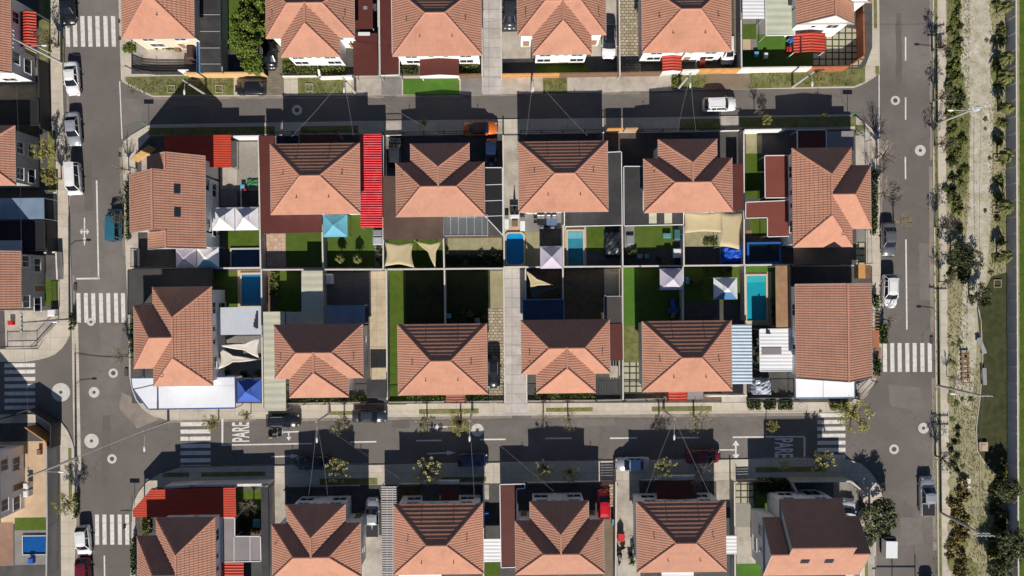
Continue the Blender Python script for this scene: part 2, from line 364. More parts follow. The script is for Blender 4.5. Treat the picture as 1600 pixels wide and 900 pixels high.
# row south of the back wall
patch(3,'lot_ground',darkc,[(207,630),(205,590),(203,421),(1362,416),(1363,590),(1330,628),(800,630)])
for nm, mt, *a in [
 ('lawn',turf,337,424,373,480),('patio',sandp,372,422,410,482),('patio',greyc,335,525,409,590),('garden_bed',wallb,410,424,421,488),('garden_bed',mulch,421,424,436,488),('lawn',lawn,432,424,470,488),
 ('patio',M('grey_brick_patio',(.17,.155,.14),.9,.12,.8,pattern=('brick',.6,.4,(.7,.68,.66),(.9,.88,.86),.02,.5),grain=.1),506,424,581,482),('driveway',sandd,578,424,604,594),('garden_bed',mulch,445,616,576,630),('lawn',lawn,606,422,634,632),('lawn',M('rough_grass_painted_shade',(.028,.036,.012),.95,.4,.8,(.05,.045,.022),.5,.4,grain=.3),634,422,766,508),  # the yard's shade is darkened into this rough grass colour
 ('lawn',drygrass,766,423,787,481),('driveway',stonep,763,481,788,631),('lawn',lawn,634,612,735,628),('alley',alley,788,417,823,649),('garden_bed',mulch,824,422,970,500),
 ('driveway',sandd,944,420,971,463),('driveway',drive,952,563,974,592),('garden_bed',mulch,838,608,932,627),('lawn',brightturf,974,419,998,508),('lawn',weeds,974,508,1005,566),
 ('lawn',turf,998,419,1066,507),('lawn',turf,1068,418,1164,472),('path',gridp,975,566,1002,614),('driveway',drive,1127,598,1166,628),('garden_bed',mulch,1007,609,1127,625),
 ('lawn',brightturf,1165,416,1211,500),('patio',sandp,1165,425,1205,508),('path',darkc,1212,414,1236,513)]: patch(3,nm,mt,*a)
for a in [(655,639,748,646),(853,637,926,643),(1018,635,1112,642),(515,643,556,648),(410,624,446,632)]: patch(3,'verge',weeds,*a)
patch(3,'driveway',redpath,[(555,632),(601,631),(600,648),(555,649)])
for nm, mt, a in [('driveway',drive,[(1337,600),(1362,590),(1368,592),(1340,626)]),('path',redpath,[(1364,543),(1376,543),(1374,590),(1364,590)])]: patch(3,nm,mt,a)
# south row
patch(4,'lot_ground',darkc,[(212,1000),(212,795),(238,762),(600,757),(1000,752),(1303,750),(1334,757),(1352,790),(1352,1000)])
for nm, mt, *a in [
 ('lawn',lawn,370,766,410,802),('garden_bed',mulch,370,802,410,840),('garden_bed',mulch,220,806,236,845),('driveway',drive,420,757,448,1000),('driveway',drive,566,836,598,1000),('garden_bed',mulch,622,757,660,788),
 ('lawn',soil,942,754,963,1000),('path',stonep,952,756,963,806),('driveway',drive,964,750,1000,1000),('driveway',drive,1119,750,1146,792),('path',gridp,1149,752,1178,786),
 ('gravel_yard',gravel,1149,786,1178,823),('driveway',drive,1150,823,1180,881),('lawn',brightturf,1151,880,1189,1000),('lawn',turf,1180,752,1240,800),
 ('driveway',greyc,1302,752,1340,830),('lawn',lawn,755,877,781,1000),('path',drive,756,757,764,780)]: patch(4,nm,mt,*a)
patch(4,'driveway',drive,[(1340,800),(1352,790),(1364,830),(1364,1000),(1340,1000)]); patch(4,'verge',weeds,1350,862,1356,1000)
for a in [(255,738,296,745),(315,737,415,744),(500,747,590,757),(690,745,760,752),(1180,729,1290,737)]: patch(4,'verge',weeds,*a)
patch(4,'patio',creamwall,1321,878,1351,1000)
# west blocks
patch(5,'lot_ground',darkc,[(-280,-80),(76,-80),(80,95),(84,300),(88,420),(92,480),(92,500),(60,545),(-280,548)])
for nm, mt, *a in [('patio',cobble,-60,126,72,156),('verge',weeds,62,-60,80,95),('verge',weeds,76,205,88,300),('verge',weeds,98,60,101,100),('patio',cobble,56,96,70,128)]: patch(5,nm,mt,*a)
patch(5,'driveway',drive,[(8,485),(88,485),(94,500),(60,543),(10,545)]); patch(5,'lawn',lawn,70,437,92,476)
patch(6,'lot_ground',darkc,[(-280,668),(60,660),(95,690),(97,1000),(-280,1000)])
for nm, mt, *a in [('patio',sandp,-100,690,79,818),('patio',redpath,-60,816,22,884),('lawn',lawn,24,808,79,828),('patio',greyc,24,828,80,882),('verge',weeds,108,700,113,780)]: patch(6,nm,mt,*a)
# east park
parkg = M('park_path', (.50,.46,.385), .95, .2, 1.8, (.235,.23,.10), .8, .60, grain=.3, bump=.4)
parkl = M('park_lawn_painted_shade', (.042,.047,.016), .95, .4, 1.2, (.085,.08,.035), .6, .45, grain=.4, bump=.5)  # shade over the park lawn is mixed into its dark green
patch(7,'pavement',pave,[(1464,-80),(1465,250),(1468,520),(1470,760),(1473,1000),(1487,1000),(1483,760),(1480,520),(1477,250),(1477,-80)])
patch(7,'verge',weeds,[(1459,-80),(1460,250),(1463,520),(1466,760),(1468,1000),(1472,1000),(1469,760),(1467,520),(1464,250),(1463,-80)])
patch(7,'path',parkg,[(1502,-80),(1540,-80),(1546,20),(1556,100),(1550,190),(1548,330),(1540,440),(1528,470),(1524,560),(1516,640),(1490,620),(1500,520),(1505,420),(1512,330),(1516,180),(1500,100)])
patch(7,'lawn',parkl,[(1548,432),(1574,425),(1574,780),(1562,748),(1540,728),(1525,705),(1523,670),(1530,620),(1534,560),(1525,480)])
patch(7,'lawn',weeds,[(1480,-80),(1500,-80),(1498,90),(1514,180),(1510,300),(1486,340),(1479,250)])
patch(7,'lawn',lawn,[(1592,-80),(2300,-80),(2300,1000),(1592,1000)])

rq_ = random.Random(77)
for i in range(64):
    x, y, r = rq_.uniform(1481,1572), rq_.uniform(-10,905), rq_.uniform(5,17)
    if 1528 < x and 430 < y < 760 or 1499 < x < 1552 and y < 640: continue
    n = 11; pts = [(min(1573,max(1479,x+r*rq_.uniform(.5,1.1)*math.cos(k*6.283/n))), y+r*rq_.uniform(.7,1.6)*math.sin(k*6.283/n)) for k in range(n)]
    patch(7,'ground_cover',weeds if i % 3 else drygrass,pts)

ed = MB(); pe = [(1526,476),(1531,500),(1534,560),(1530,620),(1524,668),(1525.5,704),(1540,727),(1561,747),(1574,778)]
for a_, b_ in zip(pe, pe[1:]): ed.bar(P(*a_)+Vector((0,0,.15)), P(*b_)+Vector((0,0,.15)), .10, .12)
struct(ed.build('path_edging', kerbm))
# ------------------------------------------------------------------ painted markings and covers
def marks(name, polys, z=.004):
    mb = MB()
    for pts in polys: mb.face([P(*p) + Vector((0,0,z)) for p in pts])
    return struct(mb.build(name, paint))
def vbars(xs, y0, y1, w, lean=0): return [[(x-w/2+lean,y1),(x+w/2+lean,y1),(x+w/2,y0),(x-w/2,y0)] for x in xs]
def hbars(ys, x0, x1, w): return [[(x0,y+w/2),(x1,y+w/2-.5),(x1,y-w/2-.5),(x0,y-w/2)] for y in ys]
marks('zebra_crossing', vbars([105,116.5,128.5,140,152,164.5,176.5], 25, 73, 6.5, 1.5))
marks('zebra_crossing', vbars([122.5,134,145.5,157.5,169,181,192], 458, 504, 6.2, 1))
marks('zebra_crossing', hbars([571,581,592.5,603.5,615,626,637], 7, 55, 6))
marks('zebra_crossing', hbars([663,674.5,685.5,697,708,719.5,730], 282, 329, 6.3))
marks('zebra_crossing', vbars([151.5,163,175,187,198.5], 804, 851, 6.3, .5))
marks('zebra_crossing', vbars([1382.5,1394,1405.5,1417.5,1429,1441,1452.5], 536, 581, 6.3, .5))
marks('zebra_crossing', hbars([649,659.5,670,681,692,703,714], 1277, 1321, 6))
def line(x0,y0,x1,y1,w=2.2):
    d = Vector((x1-x0, y1-y0)); d.normalize(); n = Vector((-d.y, d.x))*w/2
    return [(x0-n.x,y0-n.y),(x1-n.x,y1-n.y),(x1+n.x,y1+n.y),(x0+n.x,y0+n.y)]
for seg in [(349,695.5,488,693,2),(547,690.8,588,690.2),(650,688.6,690,688),(750,686.8,790,686.4),(852,685,893,684.7),(953,684.8,995,684.3),(1057,684,1092,683.7),(1145,683.2,1193,682.8),
            (151,282,154,435,2.3),(163,868,164,930),(1414.5,-20,1414.5,-5),(1415,58,1415,95,2.2),(1415,152,1415,187),(1414.5,245,1415,280),(1415.5,374,1417,515,2.3),
            (119,435.5,156,435,2.6),(347.5,655,347.5,697,3),(1257,682,1257,719,3),(1196,682.5,1255,682.3,2),(187,127,191,221,1.6),(1373.5,113,1373.8,213,1.6)]:
    marks('lane_line', [line(*seg)])
def arrow(x, y, rot, kind):       # drawn pointing up (-y), then turned clockwise by rot degrees
    s = [[(-1,22),(1,22),(1,-8),(-1,-8)], [(-3.6,-8),(3.6,-8),(0,-22)]]
    if kind == 'turns': s = [[(-1,22),(1,22),(1,-8),(-1,-8)], [(-8,-6.5),(8,-6.5),(8,-9),(-8,-9)], [(-7,-2),(-7,-13.5),(-15,-7.8)], [(7,-2),(15,-7.8),(7,-13.5)]]
    if kind == 'left': s = [[(-1,18),(1,18),(1,-8),(-1,-8)], [(-3.4,-7),(3.4,-7),(0,-18)], [(-9,3),(-1,3),(-1,1),(-9,1)], [(-8,6),(-8,-2),(-14,2)]]
    if kind == 'cross': s = [[(-1,22),(1,22),(1,-10),(-1,-10)], [(-2.6,-10),(2.6,-10),(0,-23)], [(-4,1),(4,1),(4,-1),(-4,-1)], [(-3.5,5),(-3.5,-5),(-7.5,0)], [(3.5,5),(7.5,0),(3.5,-5)]]
    c, n = math.cos(R_(rot)), math.sin(R_(rot)); z = .004
    mb = MB()
    for i, q in enumerate(s):
        pp = [P(x + px*c - py*n, y + px*n + py*c) + Vector((0,0,z+.0012*i)) for px, py in q]
        mb.face(pp)
    return struct(mb.build('lane_arrow', paint))
arrow(132,362,180,'cross'); arrow(449,675,-92,'left'); arrow(446,713,88,'plain'); arrow(692,667,-92,'plain'); arrow(690,708,88,'plain'); arrow(1142,703,90,'turns')
def road_text(s, px, py, rz, w, hgt):
    cu = bpy.data.curves.new('road_word', 'FONT'); cu.body = s; cu.align_x = 'CENTER'; cu.align_y = 'CENTER'; cu.offset = .02
    o = bpy.data.objects.new('tmp', cu); COL.objects.link(o); bpy.context.view_layer.update()
    me = bpy.data.meshes.new_from_object(o.evaluated_get(bpy.context.evaluated_depsgraph_get()))
    xs = [v.co.x for v in me.vertices]; ys = [v.co.y for v in me.vertices]
    cx, cy = (min(xs)+max(xs))/2, (min(ys)+max(ys))/2; kx, ky = w/(max(xs)-min(xs)), hgt/(max(ys)-min(ys))
    for v in me.vertices: v.co.x = (v.co.x-cx)*kx; v.co.y = (v.co.y-cy)*ky; v.co.z = 0
    bpy.data.objects.remove(o); me.materials.clear(); me.materials.append(paint)
    t = bpy.data.objects.new('road_word', me); COL.objects.link(t); t.location = P(px, py) + Vector((0,0,.005)); t.rotation_euler = (0,0,rz)
    return struct(t)
road_text('PARE', 376, 675, R_(90.7), 2.55, 2.25); road_text('PARE', 1225, 700, R_(-89.3), 2.5, 2.4)
ringp = M('white_ring_paint', (.52,.50,.46), .85, .1, 1.5, grain=.1); castm = M('cast_iron_cover', (.10,.095,.09), .7, .15, 5., metal=.3)
for x, y, r, ri, where in [(1399,157,7.2,3.6,'on the right-hand road opposite the end of the upper street'),(1438,235,8.5,2.6,'by the right kerb above the parked grey car'),(142,503,6.2,2.2,'at the foot of the zebra crossing on the left road'),
    (177,583,7.3,3.6,'beside the white-roofed corner lot'),(147,613,8.4,2.6,'between the largest ringed manhole and the white sheet roof'),(95,613,14.6,2.6,'of largest size in the mouth of the left side street'),
    (143,689,11.3,2.6,'below the concrete gutter strip on the left road'),(175,717,7.4,3.4,'on the left road, nearest the red corner roof'),(746,672,10,3,'among the street trees of the lower street'),
    (1443,669,8.4,2.6,'by the right kerb of the right road, below the zebra crossing'),(1397,702,7.6,3.8,'in the right road by the shadow of the bushy tree'),(464,172,8,3.6,'in the house shadow on the upper street')]:
    c = P(x, y); t = thing('manhole_cover', f'white-ringed manhole {where}', 'manhole', c, group='ringed manhole covers')
    a = MB(); a.disc((0,0), r/12, .006, 28, 0, ri/12); a.build('painted_ring', ringp, t)
    b = MB(); b.lathe([(ri/12,.0),(ri/12,.009),(ri/12*.8,.012),(ri/12*.3,.010)], n=20); b.build('cover', castm, t)
# repairs, dust along the kerbs and tyre-darkened lanes
rpd = M('asphalt_repair_dark', (.122,.108,.099), .92, .12, .8, grain=.16); rpl = M('asphalt_repair_pale', (.168,.150,.136), .92, .12, .8, grain=.16); dust = M('kerb_dust', (.26,.225,.185), .95, .18, .9, (.16,.142,.128), .5, .5, grain=.2)
rr_ = random.Random(21)
def blotch(nm, pts, mat, z, jit=1.2):
    out = []
    for i, (x, y) in enumerate(pts):
        x2, y2 = pts[(i+1) % len(pts)]; n = max(2, int(math.hypot(x2-x, y2-y)/9))
        for k in range(n): out.append((x+(x2-x)*k/n+rr_.uniform(-jit,jit), y+(y2-y)*k/n+rr_.uniform(-jit,jit)))
    sheet(nm, out, mat, z)
for i, (q, mt) in enumerate([([(1388,600),(1440,606),(1438,640),(1392,636)],rpl),([(155,505),(190,508),(188,560),(158,556)],rpl),([(190,612),(226,630),(250,655),(214,668),(186,640)],dust),([(612,657),(640,656),(640,668),(612,669)],rpd),([(130,250),(143,250),(146,330),(133,330)],rpd),
     ([(1400,20),(1409,20),(1409,130),(1400,130)],rpd),([(1436,380),(1452,380),(1453,470),(1437,470)],rpl),([(900,655),(960,653),(962,664),(902,667)],rpl),([(260,158),(330,156),(331,164),(262,166)],rpl),([(640,152),(720,150),(721,158),(641,160)],rpd),
     ([(160,650),(172,648),(170,760),(158,760)],rpd),([(1405,810),(1440,808),(1442,850),(1406,852)],rpl),([(984,146),(1060,144),(1061,150),(985,152)],rpl),([(190,150),(226,158),(222,190),(193,196)],rpl)]): blotch('road_repair', q, mt, .0016+.0001*i)
for i, q in enumerate([[(1452,-40),(1457,-40),(1458,250),(1453,250)],[(1451,260),(1458,260),(1460,520),(1454,520)],[(1456,590),(1461,590),(1464,860),(1458,860)],[(1375,215),(1378,215),(1379,400),(1376,400)],[(262,656),(400,654),(400,658),(262,661)],[(430,654),(800,649),(800,653),(430,659)],[(830,649),(1290,644),(1290,650),(830,653)],
     [(240,152),(600,150),(600,153),(240,155)],[(620,149),(1000,143),(1000,147),(620,152)],[(104,100),(107,100),(110,330),(106,330)],[(113,430),(117,430),(118,500),(114,500)],[(186,230),(192,230),(196,400),(191,400)],[(121,760),(125,760),(121,890),(117,890)],[(282,728),(600,723),(600,726),(282,731)],[(640,723),(1280,713),(1280,715),(640,726)]]): blotch('kerb_dust', q, dust, .003+.0001*i, .8)
# concrete gutter strip across the mouth of the side street
sheet('gutter_strip', [(112,508),(122,506),(127,742),(117,743),(114,640)], pave, .006)
# ------------------------------------------------------------------ houses
def clip(poly, f):                      # poly: list of (u,v); keep f(p) >= 0
    out = []
    for i, p in enumerate(poly):
        q = poly[(i+1) % len(poly)]; a, b = f(p), f(q)
        if a >= 0: out.append(p)
        if (a >= 0) != (b >= 0):
            t = a/(a-b); out.append((p[0]+(q[0]-p[0])*t, p[1]+(q[1]-p[1])*t))
    return out
def tile_face(mb, poly, row=.50, lift=.020, mi=0):
    """a roof plane as overlapping tile rows; poly[0]-poly[1] is the eave"""
    poly = [Vector(p) for p in poly]
    o = poly[0]; u = (poly[1]-o).normalized(); nrm = None
    for p in poly[2:]:
        c = u.cross(p-o)
        if c.length > 1e-4: nrm = c.normalized(); break
    if nrm.z < 0: nrm = -nrm
    v = nrm.cross(u).normalized()
    if v.z < 0: v = -v
    q = [((p-o).dot(u), (p-o).dot(v)) for p in poly]
    vm = max(p[1] for p in q); k = 0; v0 = 0.0
    while v0 < vm - .02:
        v1 = v0 + row
        c = clip(clip(q, lambda p: p[1]-v0), lambda p: v1-p[1])
        if len(c) >= 3:
            pts = [o + u*a + v*b + nrm*(lift*(1-(b-v0)/row)) for a, b in c]
            mb.face(pts, mi, [(a, b+.01) for a, b in c])
            if (pts[1]-pts[0]).cross(pts[2]-pts[0]).dot(nrm) < 0: mb.f[-1].reverse(); mb.uv[len(mb.f)-1].reverse()
            e = sorted(a for a, b in c if abs(b-v0) < 1e-5)
            if len(e) >= 2 and e[-1]-e[0] > .02:
                A, B = o+u*e[0]+v*v0, o+u*e[-1]+v*v0
                mb.face([A-nrm*.004, B-nrm*.004, B+nrm*lift, A+nrm*lift], mi, [(e[0],v0),(e[-1],v0),(e[-1],v0),(e[0],v0)])
        v0 = v1
def ridge_caps(mb, segs, w=.26, h=.12):
    for a, b in segs:
        a, b = Vector(a), Vector(b); d = (b-a).normalized(); s = d.cross(Vector((0,0,1))).normalized()*w/2; n = s.cross(d).normalized()
        if n.z < 0: n = -n
        lo = -.05
        prof = [(-1,lo),(-.72,h*.72),(0,h),(.72,h*.72),(1,lo)]
        mb.add([a+s*x+n*z for x, z in prof]+[b+s*x+n*z for x, z in prof], [(i,i+1,i+6,i+5) for i in range(4)]+[(0,5,9,4)[::-1]], 0)
EAVE = 5.0
class House:
    def __init__(s, name, label, px, py, rz=0, wall=None, group='tiled houses of the estate'):
        c = P(px, py, EAVE); s.t = thing(name, label, 'house', (c.x, c.y, .12), rz, group)
        s.roof = MB(); s.cap = MB(); s.gut = MB(); s.wall = MB(); s.wm = wall or whitewall; s.ze = EAVE-.12; s.pipes = []; s.sky = []; s.rects = []
    def hip(s, x0, x1, y0, y1, rise, a=None, b=None, axis='x', inner=None):
        """hip roof on eaves x0..x1, y0..y1, ridge along axis; a, b = inset of the ridge at each end (None = hipped at the same pitch, 0 = gable)"""
        z0 = s.ze; z1 = z0+rise
        if axis == 'x':
            ym = (y0+y1)/2; hd = (y1-y0)/2; a = hd if a is None else a; b = hd if b is None else b
            L, Rr = (x0+a, ym, z1), (x1-b, ym, z1)
            c = [(x0,y0,z0),(x1,y0,z0),(x1,y1,z0),(x0,y1,z0)]
            F = [[c[0],c[1],Rr,L],[c[2],c[3],L,Rr]] + ([[c[1],c[2],Rr]] if b else []) + ([[c[3],c[0],L]] if a else [])
        else:
            xm = (x0+x1)/2; hd = (x1-x0)/2; a = hd if a is None else a; b = hd if b is None else b
            L, Rr = (xm, y0+a, z1), (xm, y1-b, z1)
            c = [(x0,y0,z0),(x1,y0,z0),(x1,y1,z0),(x0,y1,z0)]
            F = [[c[1],c[2],Rr,L],[c[3],c[0],L,Rr]] + ([[c[0],c[1],L]] if a else []) + ([[c[2],c[3],Rr]] if b else [])
        for i, f in enumerate(F): tile_face(s.roof, f, lift=.066 if i < 2 else .020)
        seg = [(L, Rr)]
        if a: seg += [(c[0],L), ((c[3],L) if axis=='x' else (c[1],L))]
        if b: seg += [((c[1],Rr) if axis=='x' else (c[3],Rr)), (c[2],Rr)]
        ridge_caps(s.cap, seg)
        s.rects.append((x0,x1,y0,y1))
        return L, Rr
    def body(s, x0, x1, y0, y1, ov=.42):
        z = s.ze
        s.wall.box(x0+ov, y0+ov, 0, x1-ov, y1-ov, z-.14)
        # soffit and gutter
        s.gut.box(x0+.03, y0+.03, z-.16, x1-.03, y1-.03, z-.06)
        for A, B in (((x0,y0),(x1,y0)),((x1,y0),(x1,y1)),((x1,y1),(x0,y1)),((x0,y1),(x0,y0))):
            s.gut.bar((A[0],A[1],z-.04), (B[0],B[1],z-.04), .1, .11)
    def finish(s, fronts, smooth=False):
        """fronts: list of (wall x, y, outward angle deg, kind) openings in local coordinates"""
        t = s.t
        s.wall.build('wall', s.wm, t)
        r = s.roof.build('roof', tile, t); s.cap.build('ridge_cap', capm, r); s.gut.build('gutter', gutterm, t)
        for (x, y, z) in s.pipes:
            m = MB(); m.tube([(x,y,z-.15),(x,y,z+.38)], .04, 6); m.lathe([(.07,.38),(.09,.40),(.02,.46)], (x,y,z), 6); m.build('vent_pipe', metald, r)
        for (c, u, v, n) in s.sky:
            c, u, v, n = map(Vector, (c,u,v,n)); m = MB()
            def rect(a, b, h): return [c+u*x*a+v*y*b+n*h for x, y in ((-1,-1),(1,-1),(1,1),(-1,1))]
            m.add(rect(.5,.34,-.05)+rect(.5,.34,.12), [(4,5,6,7),(0,1,5,4),(1,2,6,5),(2,3,7,6),(3,0,4,7)])
            f = m.build('skylight', metald, r)
            gm = MB(); gm.face(rect(.4,.25,.125)); gm.build('pane', glassm, f)
        for x, y, ang, kind in fronts: opening(t, x, y, ang, kind)
        return t
OPN = {}
def opening(parent, x, y, ang, kind):
    """window or door set on a wall at x, y facing ang"""
    w, z0, z1 = {'win':(1.5,2.95,4.15), 'low':(1.8,.9,2.1), 'small':(.7,3.2,4.0), 'door':(.95,.02,2.1), 'bath':(.6,1.4,2.0), 'wide':(2.1,.05,2.1)}[kind]
    door = kind == 'door'
    if kind not in OPN:
        m = MB(); e = .07
        for a in ((-w/2,z0,w/2,z0+e),(-w/2,z1-e,w/2,z1),(-w/2,z0+e,-w/2+e,z1-e),(w/2-e,z0+e,w/2,z1-e)) + (() if door or kind in('small','bath') else ((-.03,z0+e,.03,z1-e),)):
            m.box(a[0],-.03,a[1],a[2],.06,a[3])
        if not door: m.box(-w/2-.06,-.03,z0-.06,w/2+.06,.12,z0)
        fr = m.mesh('door_frame' if door else 'window_frame', framew)
        p = MB(); p.face([(w/2-e,.02,z0+e),(-w/2+e,.02,z0+e),(-w/2+e,.02,z1-e),(w/2-e,.02,z1-e)])
        OPN[kind] = (fr, p.mesh('leaf' if door else 'pane', woodm if door else glassm))
    fm, pm = OPN[kind]
    f = bpy.data.objects.new('door' if door else 'window', fm); COL.objects.link(f); f.parent = parent
    f.location = (x, y, 0); f.rotation_euler = (0,0,R_(ang-90))
    p = bpy.data.objects.new('door_leaf' if door else 'pane', pm); COL.objects.link(p); p.parent = f
def hip_house(label, px, py, rz, front, W_=10.95, D=8.65, rise=2.32, wall=None, side=()):
    h = House('hip_roof_house', label, px, py, rz, wall)
    x, y = W_/2, D/2
    h.hip(-x, x, -y, y, rise); h.body(-x, x, -y, y)
    pitch = rise/y
    for sx in (-1, 1):
        h.pipes.append((sx*(x-1.9), -.4, h.ze+1.9*pitch)); h.pipes.append((sx*1.95, -y+1.9, h.ze+1.9*pitch)); h.pipes.append((sx*1.95, y-1.9, h.ze+1.9*pitch))
    wx, wy = x-.42, y-.42
    op = [(-3.4,-wy,-90,'win'),(3.4,-wy,-90,'win'),(-3.4,-wy,-90,'low'),(3.4,-wy,-90,'low'),(-.9,-wy,-90,'door'),(.9,-wy,-90,'door'),(-.9,-wy,-90,'small'),(.9,-wy,-90,'small'),
          (-3.2,wy,90,'win'),(3.2,wy,90,'win'),(-3.2,wy,90,'low'),(3.2,wy,90,'wide'),(-1,wy,90,'small'),(1,wy,90,'small'),(wx,1.8,0,'small'),(-wx,1.8,180,'small'),(wx,-1.8,0,'small'),(-wx,-1.8,180,'small')]
    return h.finish(op)
def tee_house(label, px, py, rz, Wm=10.85, D=6.6, ww=7.2, proj=2.35, rise=2.32, wall=None, name='cross_wing_house'):
    """main roof along local x, hipped wing towards local -y"""
    h = House(name, label, px, py, rz, wall)
    x, y = Wm/2, D/2
    h.hip(-x, x, -y, y, rise, 3.35 if Wm < 11.5 else 3.6, 3.35 if Wm < 11.5 else 3.6)
    yo = -y-proj; z0 = h.ze; z1 = z0+rise+.02; a = min(3.25, ww/2-.3); g_ = ww/2
    A = (0, yo+a, z1); B = (0, .12, z1)
    tile_face(h.roof, [(g_,yo,z0),(g_,0,z0),B,A]); tile_face(h.roof, [(-g_,0,z0),(-g_,yo,z0),A,B]); tile_face(h.roof, [(-g_,yo,z0),(g_,yo,z0),A])
    ridge_caps(h.cap, [(A,B),((-g_,yo,z0),A),((g_,yo,z0),A)])
    h.body(-x, x, -y, y); h.body(-g_, g_, yo, -y+1.0)
    for sx in (-1,1):
        h.pipes.append((sx*(g_+.85), -y+1.75, h.ze+1.75*rise/y))
    wx, wy = x-.42, y-.42; fo = -yo-.42
    op = [(-2,-fo,-90,'win'),(2,-fo,-90,'win'),(-2.1,-fo,-90,'low'),(2.1,-fo,-90,'low'),(-.55,-fo,-90,'small'),(.55,-fo,-90,'small'),(x-1.1,-wy,-90,'door'),(-x+1.1,-wy,-90,'door'),
          (-3.4,wy,90,'win'),(3.4,wy,90,'win'),(-3,wy,90,'wide'),(3,wy,90,'low'),(-.8,wy,90,'small'),(.8,wy,90,'small'),(wx,.6,0,'small'),(-wx,.6,180,'small'),(wx,1.2,0,'bath'),(-wx,1.2,180,'bath')]
    return h.finish(op)
def gable_house(label, px, py, rz, Lc=7.2, l1=2.0, l2=2.2, D=9.3, rise=3.7, setb=2.2, wall=None, skys=True, low=True):
    """ridge along local x; the extensions at either end share the local -y eave and are set back on +y"""
    h = House('gable_roof_house', label, px, py, rz, wall)
    x0, x1, y0, y1 = -Lc/2, Lc/2, -D/2, D/2; ze = h.ze; t = rise/(D/2)
    def unit(a, b, yb, ends):
        ym = (y0+yb)/2; zr = ze + (yb-y0)/2*t
        tile_face(h.roof, [(a,y0,ze),(b,y0,ze),(b,ym,zr),(a,ym,zr)]); tile_face(h.roof, [(b,yb,ze),(a,yb,ze),(a,ym,zr),(b,ym,zr)])
        ridge_caps(h.cap, [((a,ym,zr),(b,ym,zr))], .26, .07)
        w0, w1 = a + (.3 if ends[0] else 0), b - (.3 if ends[1] else 0)
        h.wall.add([(w0,y0+.42,0),(w1,y0+.42,0),(w1,yb-.42,0),(w0,yb-.42,0),(w0,y0+.42,ze-.1),(w1,y0+.42,ze-.1),(w1,yb-.42,ze-.1),(w0,yb-.42,ze-.1),
                    (w0,ym,zr-.12),(w1,ym,zr-.12),(w0,y0+.1,ze-.08),(w1,y0+.1,ze-.08),(w0,yb-.1,ze-.08),(w1,yb-.1,ze-.08)],
                   [(0,1,5,4),(2,3,7,6),(4,0,3,7),(1,5,6,2),(10,12,8),(11,9,13)])
        for yy in (y0, yb): h.gut.bar((a,yy,ze-.04),(b,yy,ze-.04),.1,.11)
        h.gut.box(a+.05, y0+.05, ze-.16, b-.05, yb-.05, ze-.09)
        for xe, on in ((a, ends[0] and not (l1 and a == x0)), (b, ends[1] and not (l2 and b == x1))):
            if on:
                h.gut.bar((xe,y0,ze-.02),(xe,ym,zr-.02),.06,.16); h.gut.bar((xe,yb,ze-.02),(xe,ym,zr-.02),.06,.16)
    unit(x0, x1, y1, (1,1))
    if l1: unit(x0-l1, x0-.002, y1-setb, (1,0))
    if l2: unit(x1+.002, x1+l2, y1-setb, (0,1))
    zr = ze+rise
    n = Vector((0,-t,1)).normalized(); v = Vector((0,1,t)).normalized()
    if skys:
        for sx in skys:
            yy = -D/4+.2; h.sky.append(((sx, yy, ze+(yy-y0)*t), (1,0,0), v, n))
    wy = D/2-.42; wl = x0-l1+.3; wr = x1+l2-.3
    op = [(-3,-wy,-90,'low'),(2,-wy,-90,'low'),(-1,-wy,-90,'door'),(-2.6,-wy,-90,'win'),(2.4,-wy,-90,'win'),(-2,wy,90,'win'),(2,wy,90,'win'),(-1.8,wy,90,'low'),(1.8,wy,90,'wide'),
          (wl,-2.0,180,'low'),(wl,.4,180,'win'),(wr,-2.0,0,'low'),(wr,.4,0,'win'),(wl,-2.0,180,'small'),(wr,-2.0,0,'small')]
    return h.finish(op)

Y0 = YAW
# north row (front yards face the upper street)
h = House('hip_roof_house', 'hip-roofed corner house beside the black carport roof at top left', 246.5, -15, Y0, creamwall, 'tiled houses of the estate')
h.hip(-4.45, 4.45, -5.9, 5.9, 2.45, None, None, 'y'); h.body(-4.45, 4.45, -5.9, 5.9); h.pipes += [(.6,-3.6,h.ze+1.25),(-2.2,-.5,h.ze+1.2)]
h.finish([(-1.8,-5.48,-90,'low'),(1.2,-5.48,-90,'door'),(-2,-5.48,-90,'win'),(2,-5.48,-90,'win'),(4.03,0,0,'win'),(4.03,-3,0,'low'),(-4.03,0,180,'win'),(-4.03,-3,180,'win')])
tee_house('cross-wing tiled house right of the big leafy tree in the top row', 484.5, 17, Y0)
hip_house('hip-roofed tiled house in the top row with a maroon gabled porch', 682.5, 32, Y0, 1)
tee_house('cross-wing tiled house in the top row with a white car parked along its right side', 877.5, 13, Y0)
hip_house('hip-roofed tiled house in the top row with a striped red porch', 1072.5, 26.5, Y0, 1)
gable_house('gabled tiled house at the top right corner with white gable walls above a grid-paved yard', 1302, -52, R_(-90)+Y0, Lc=9.0, l1=0, l2=2.6, skys=None)
# row two
gable_house('stepped gable-roofed corner house with two skylights, beside the teal parked van', 262, 317, R_(90)+Y0, Lc=7.2, l1=2.1, l2=2.1, skys=(-1.45,1.35), wall=None)
hip_house('hip-roofed tiled house hugged by a maroon flat roof and a bright red canopy', 492.5, 279.5, R_(180)+Y0, 1)
tee_house('cross-wing tiled house above the brown flat roof and the pair of beige shade sails', 688, 296, R_(180)+Y0)
hip_house('hip-roofed tiled house above the outdoor dining table and the lilac gazebo', 880, 276, R_(180)+Y0, 1)
tee_house('cross-wing tiled house above the two beige sails with a narrow maroon side roof', 1075, 289.5, R_(180)+Y0)
tee_house('tiled corner house with its wing towards the right-hand road', 1284.5, 308.5, R_(90)+Y0, 12.15, 7.25, 7.75, 2.35, 2.55, name='cross_wing_house')
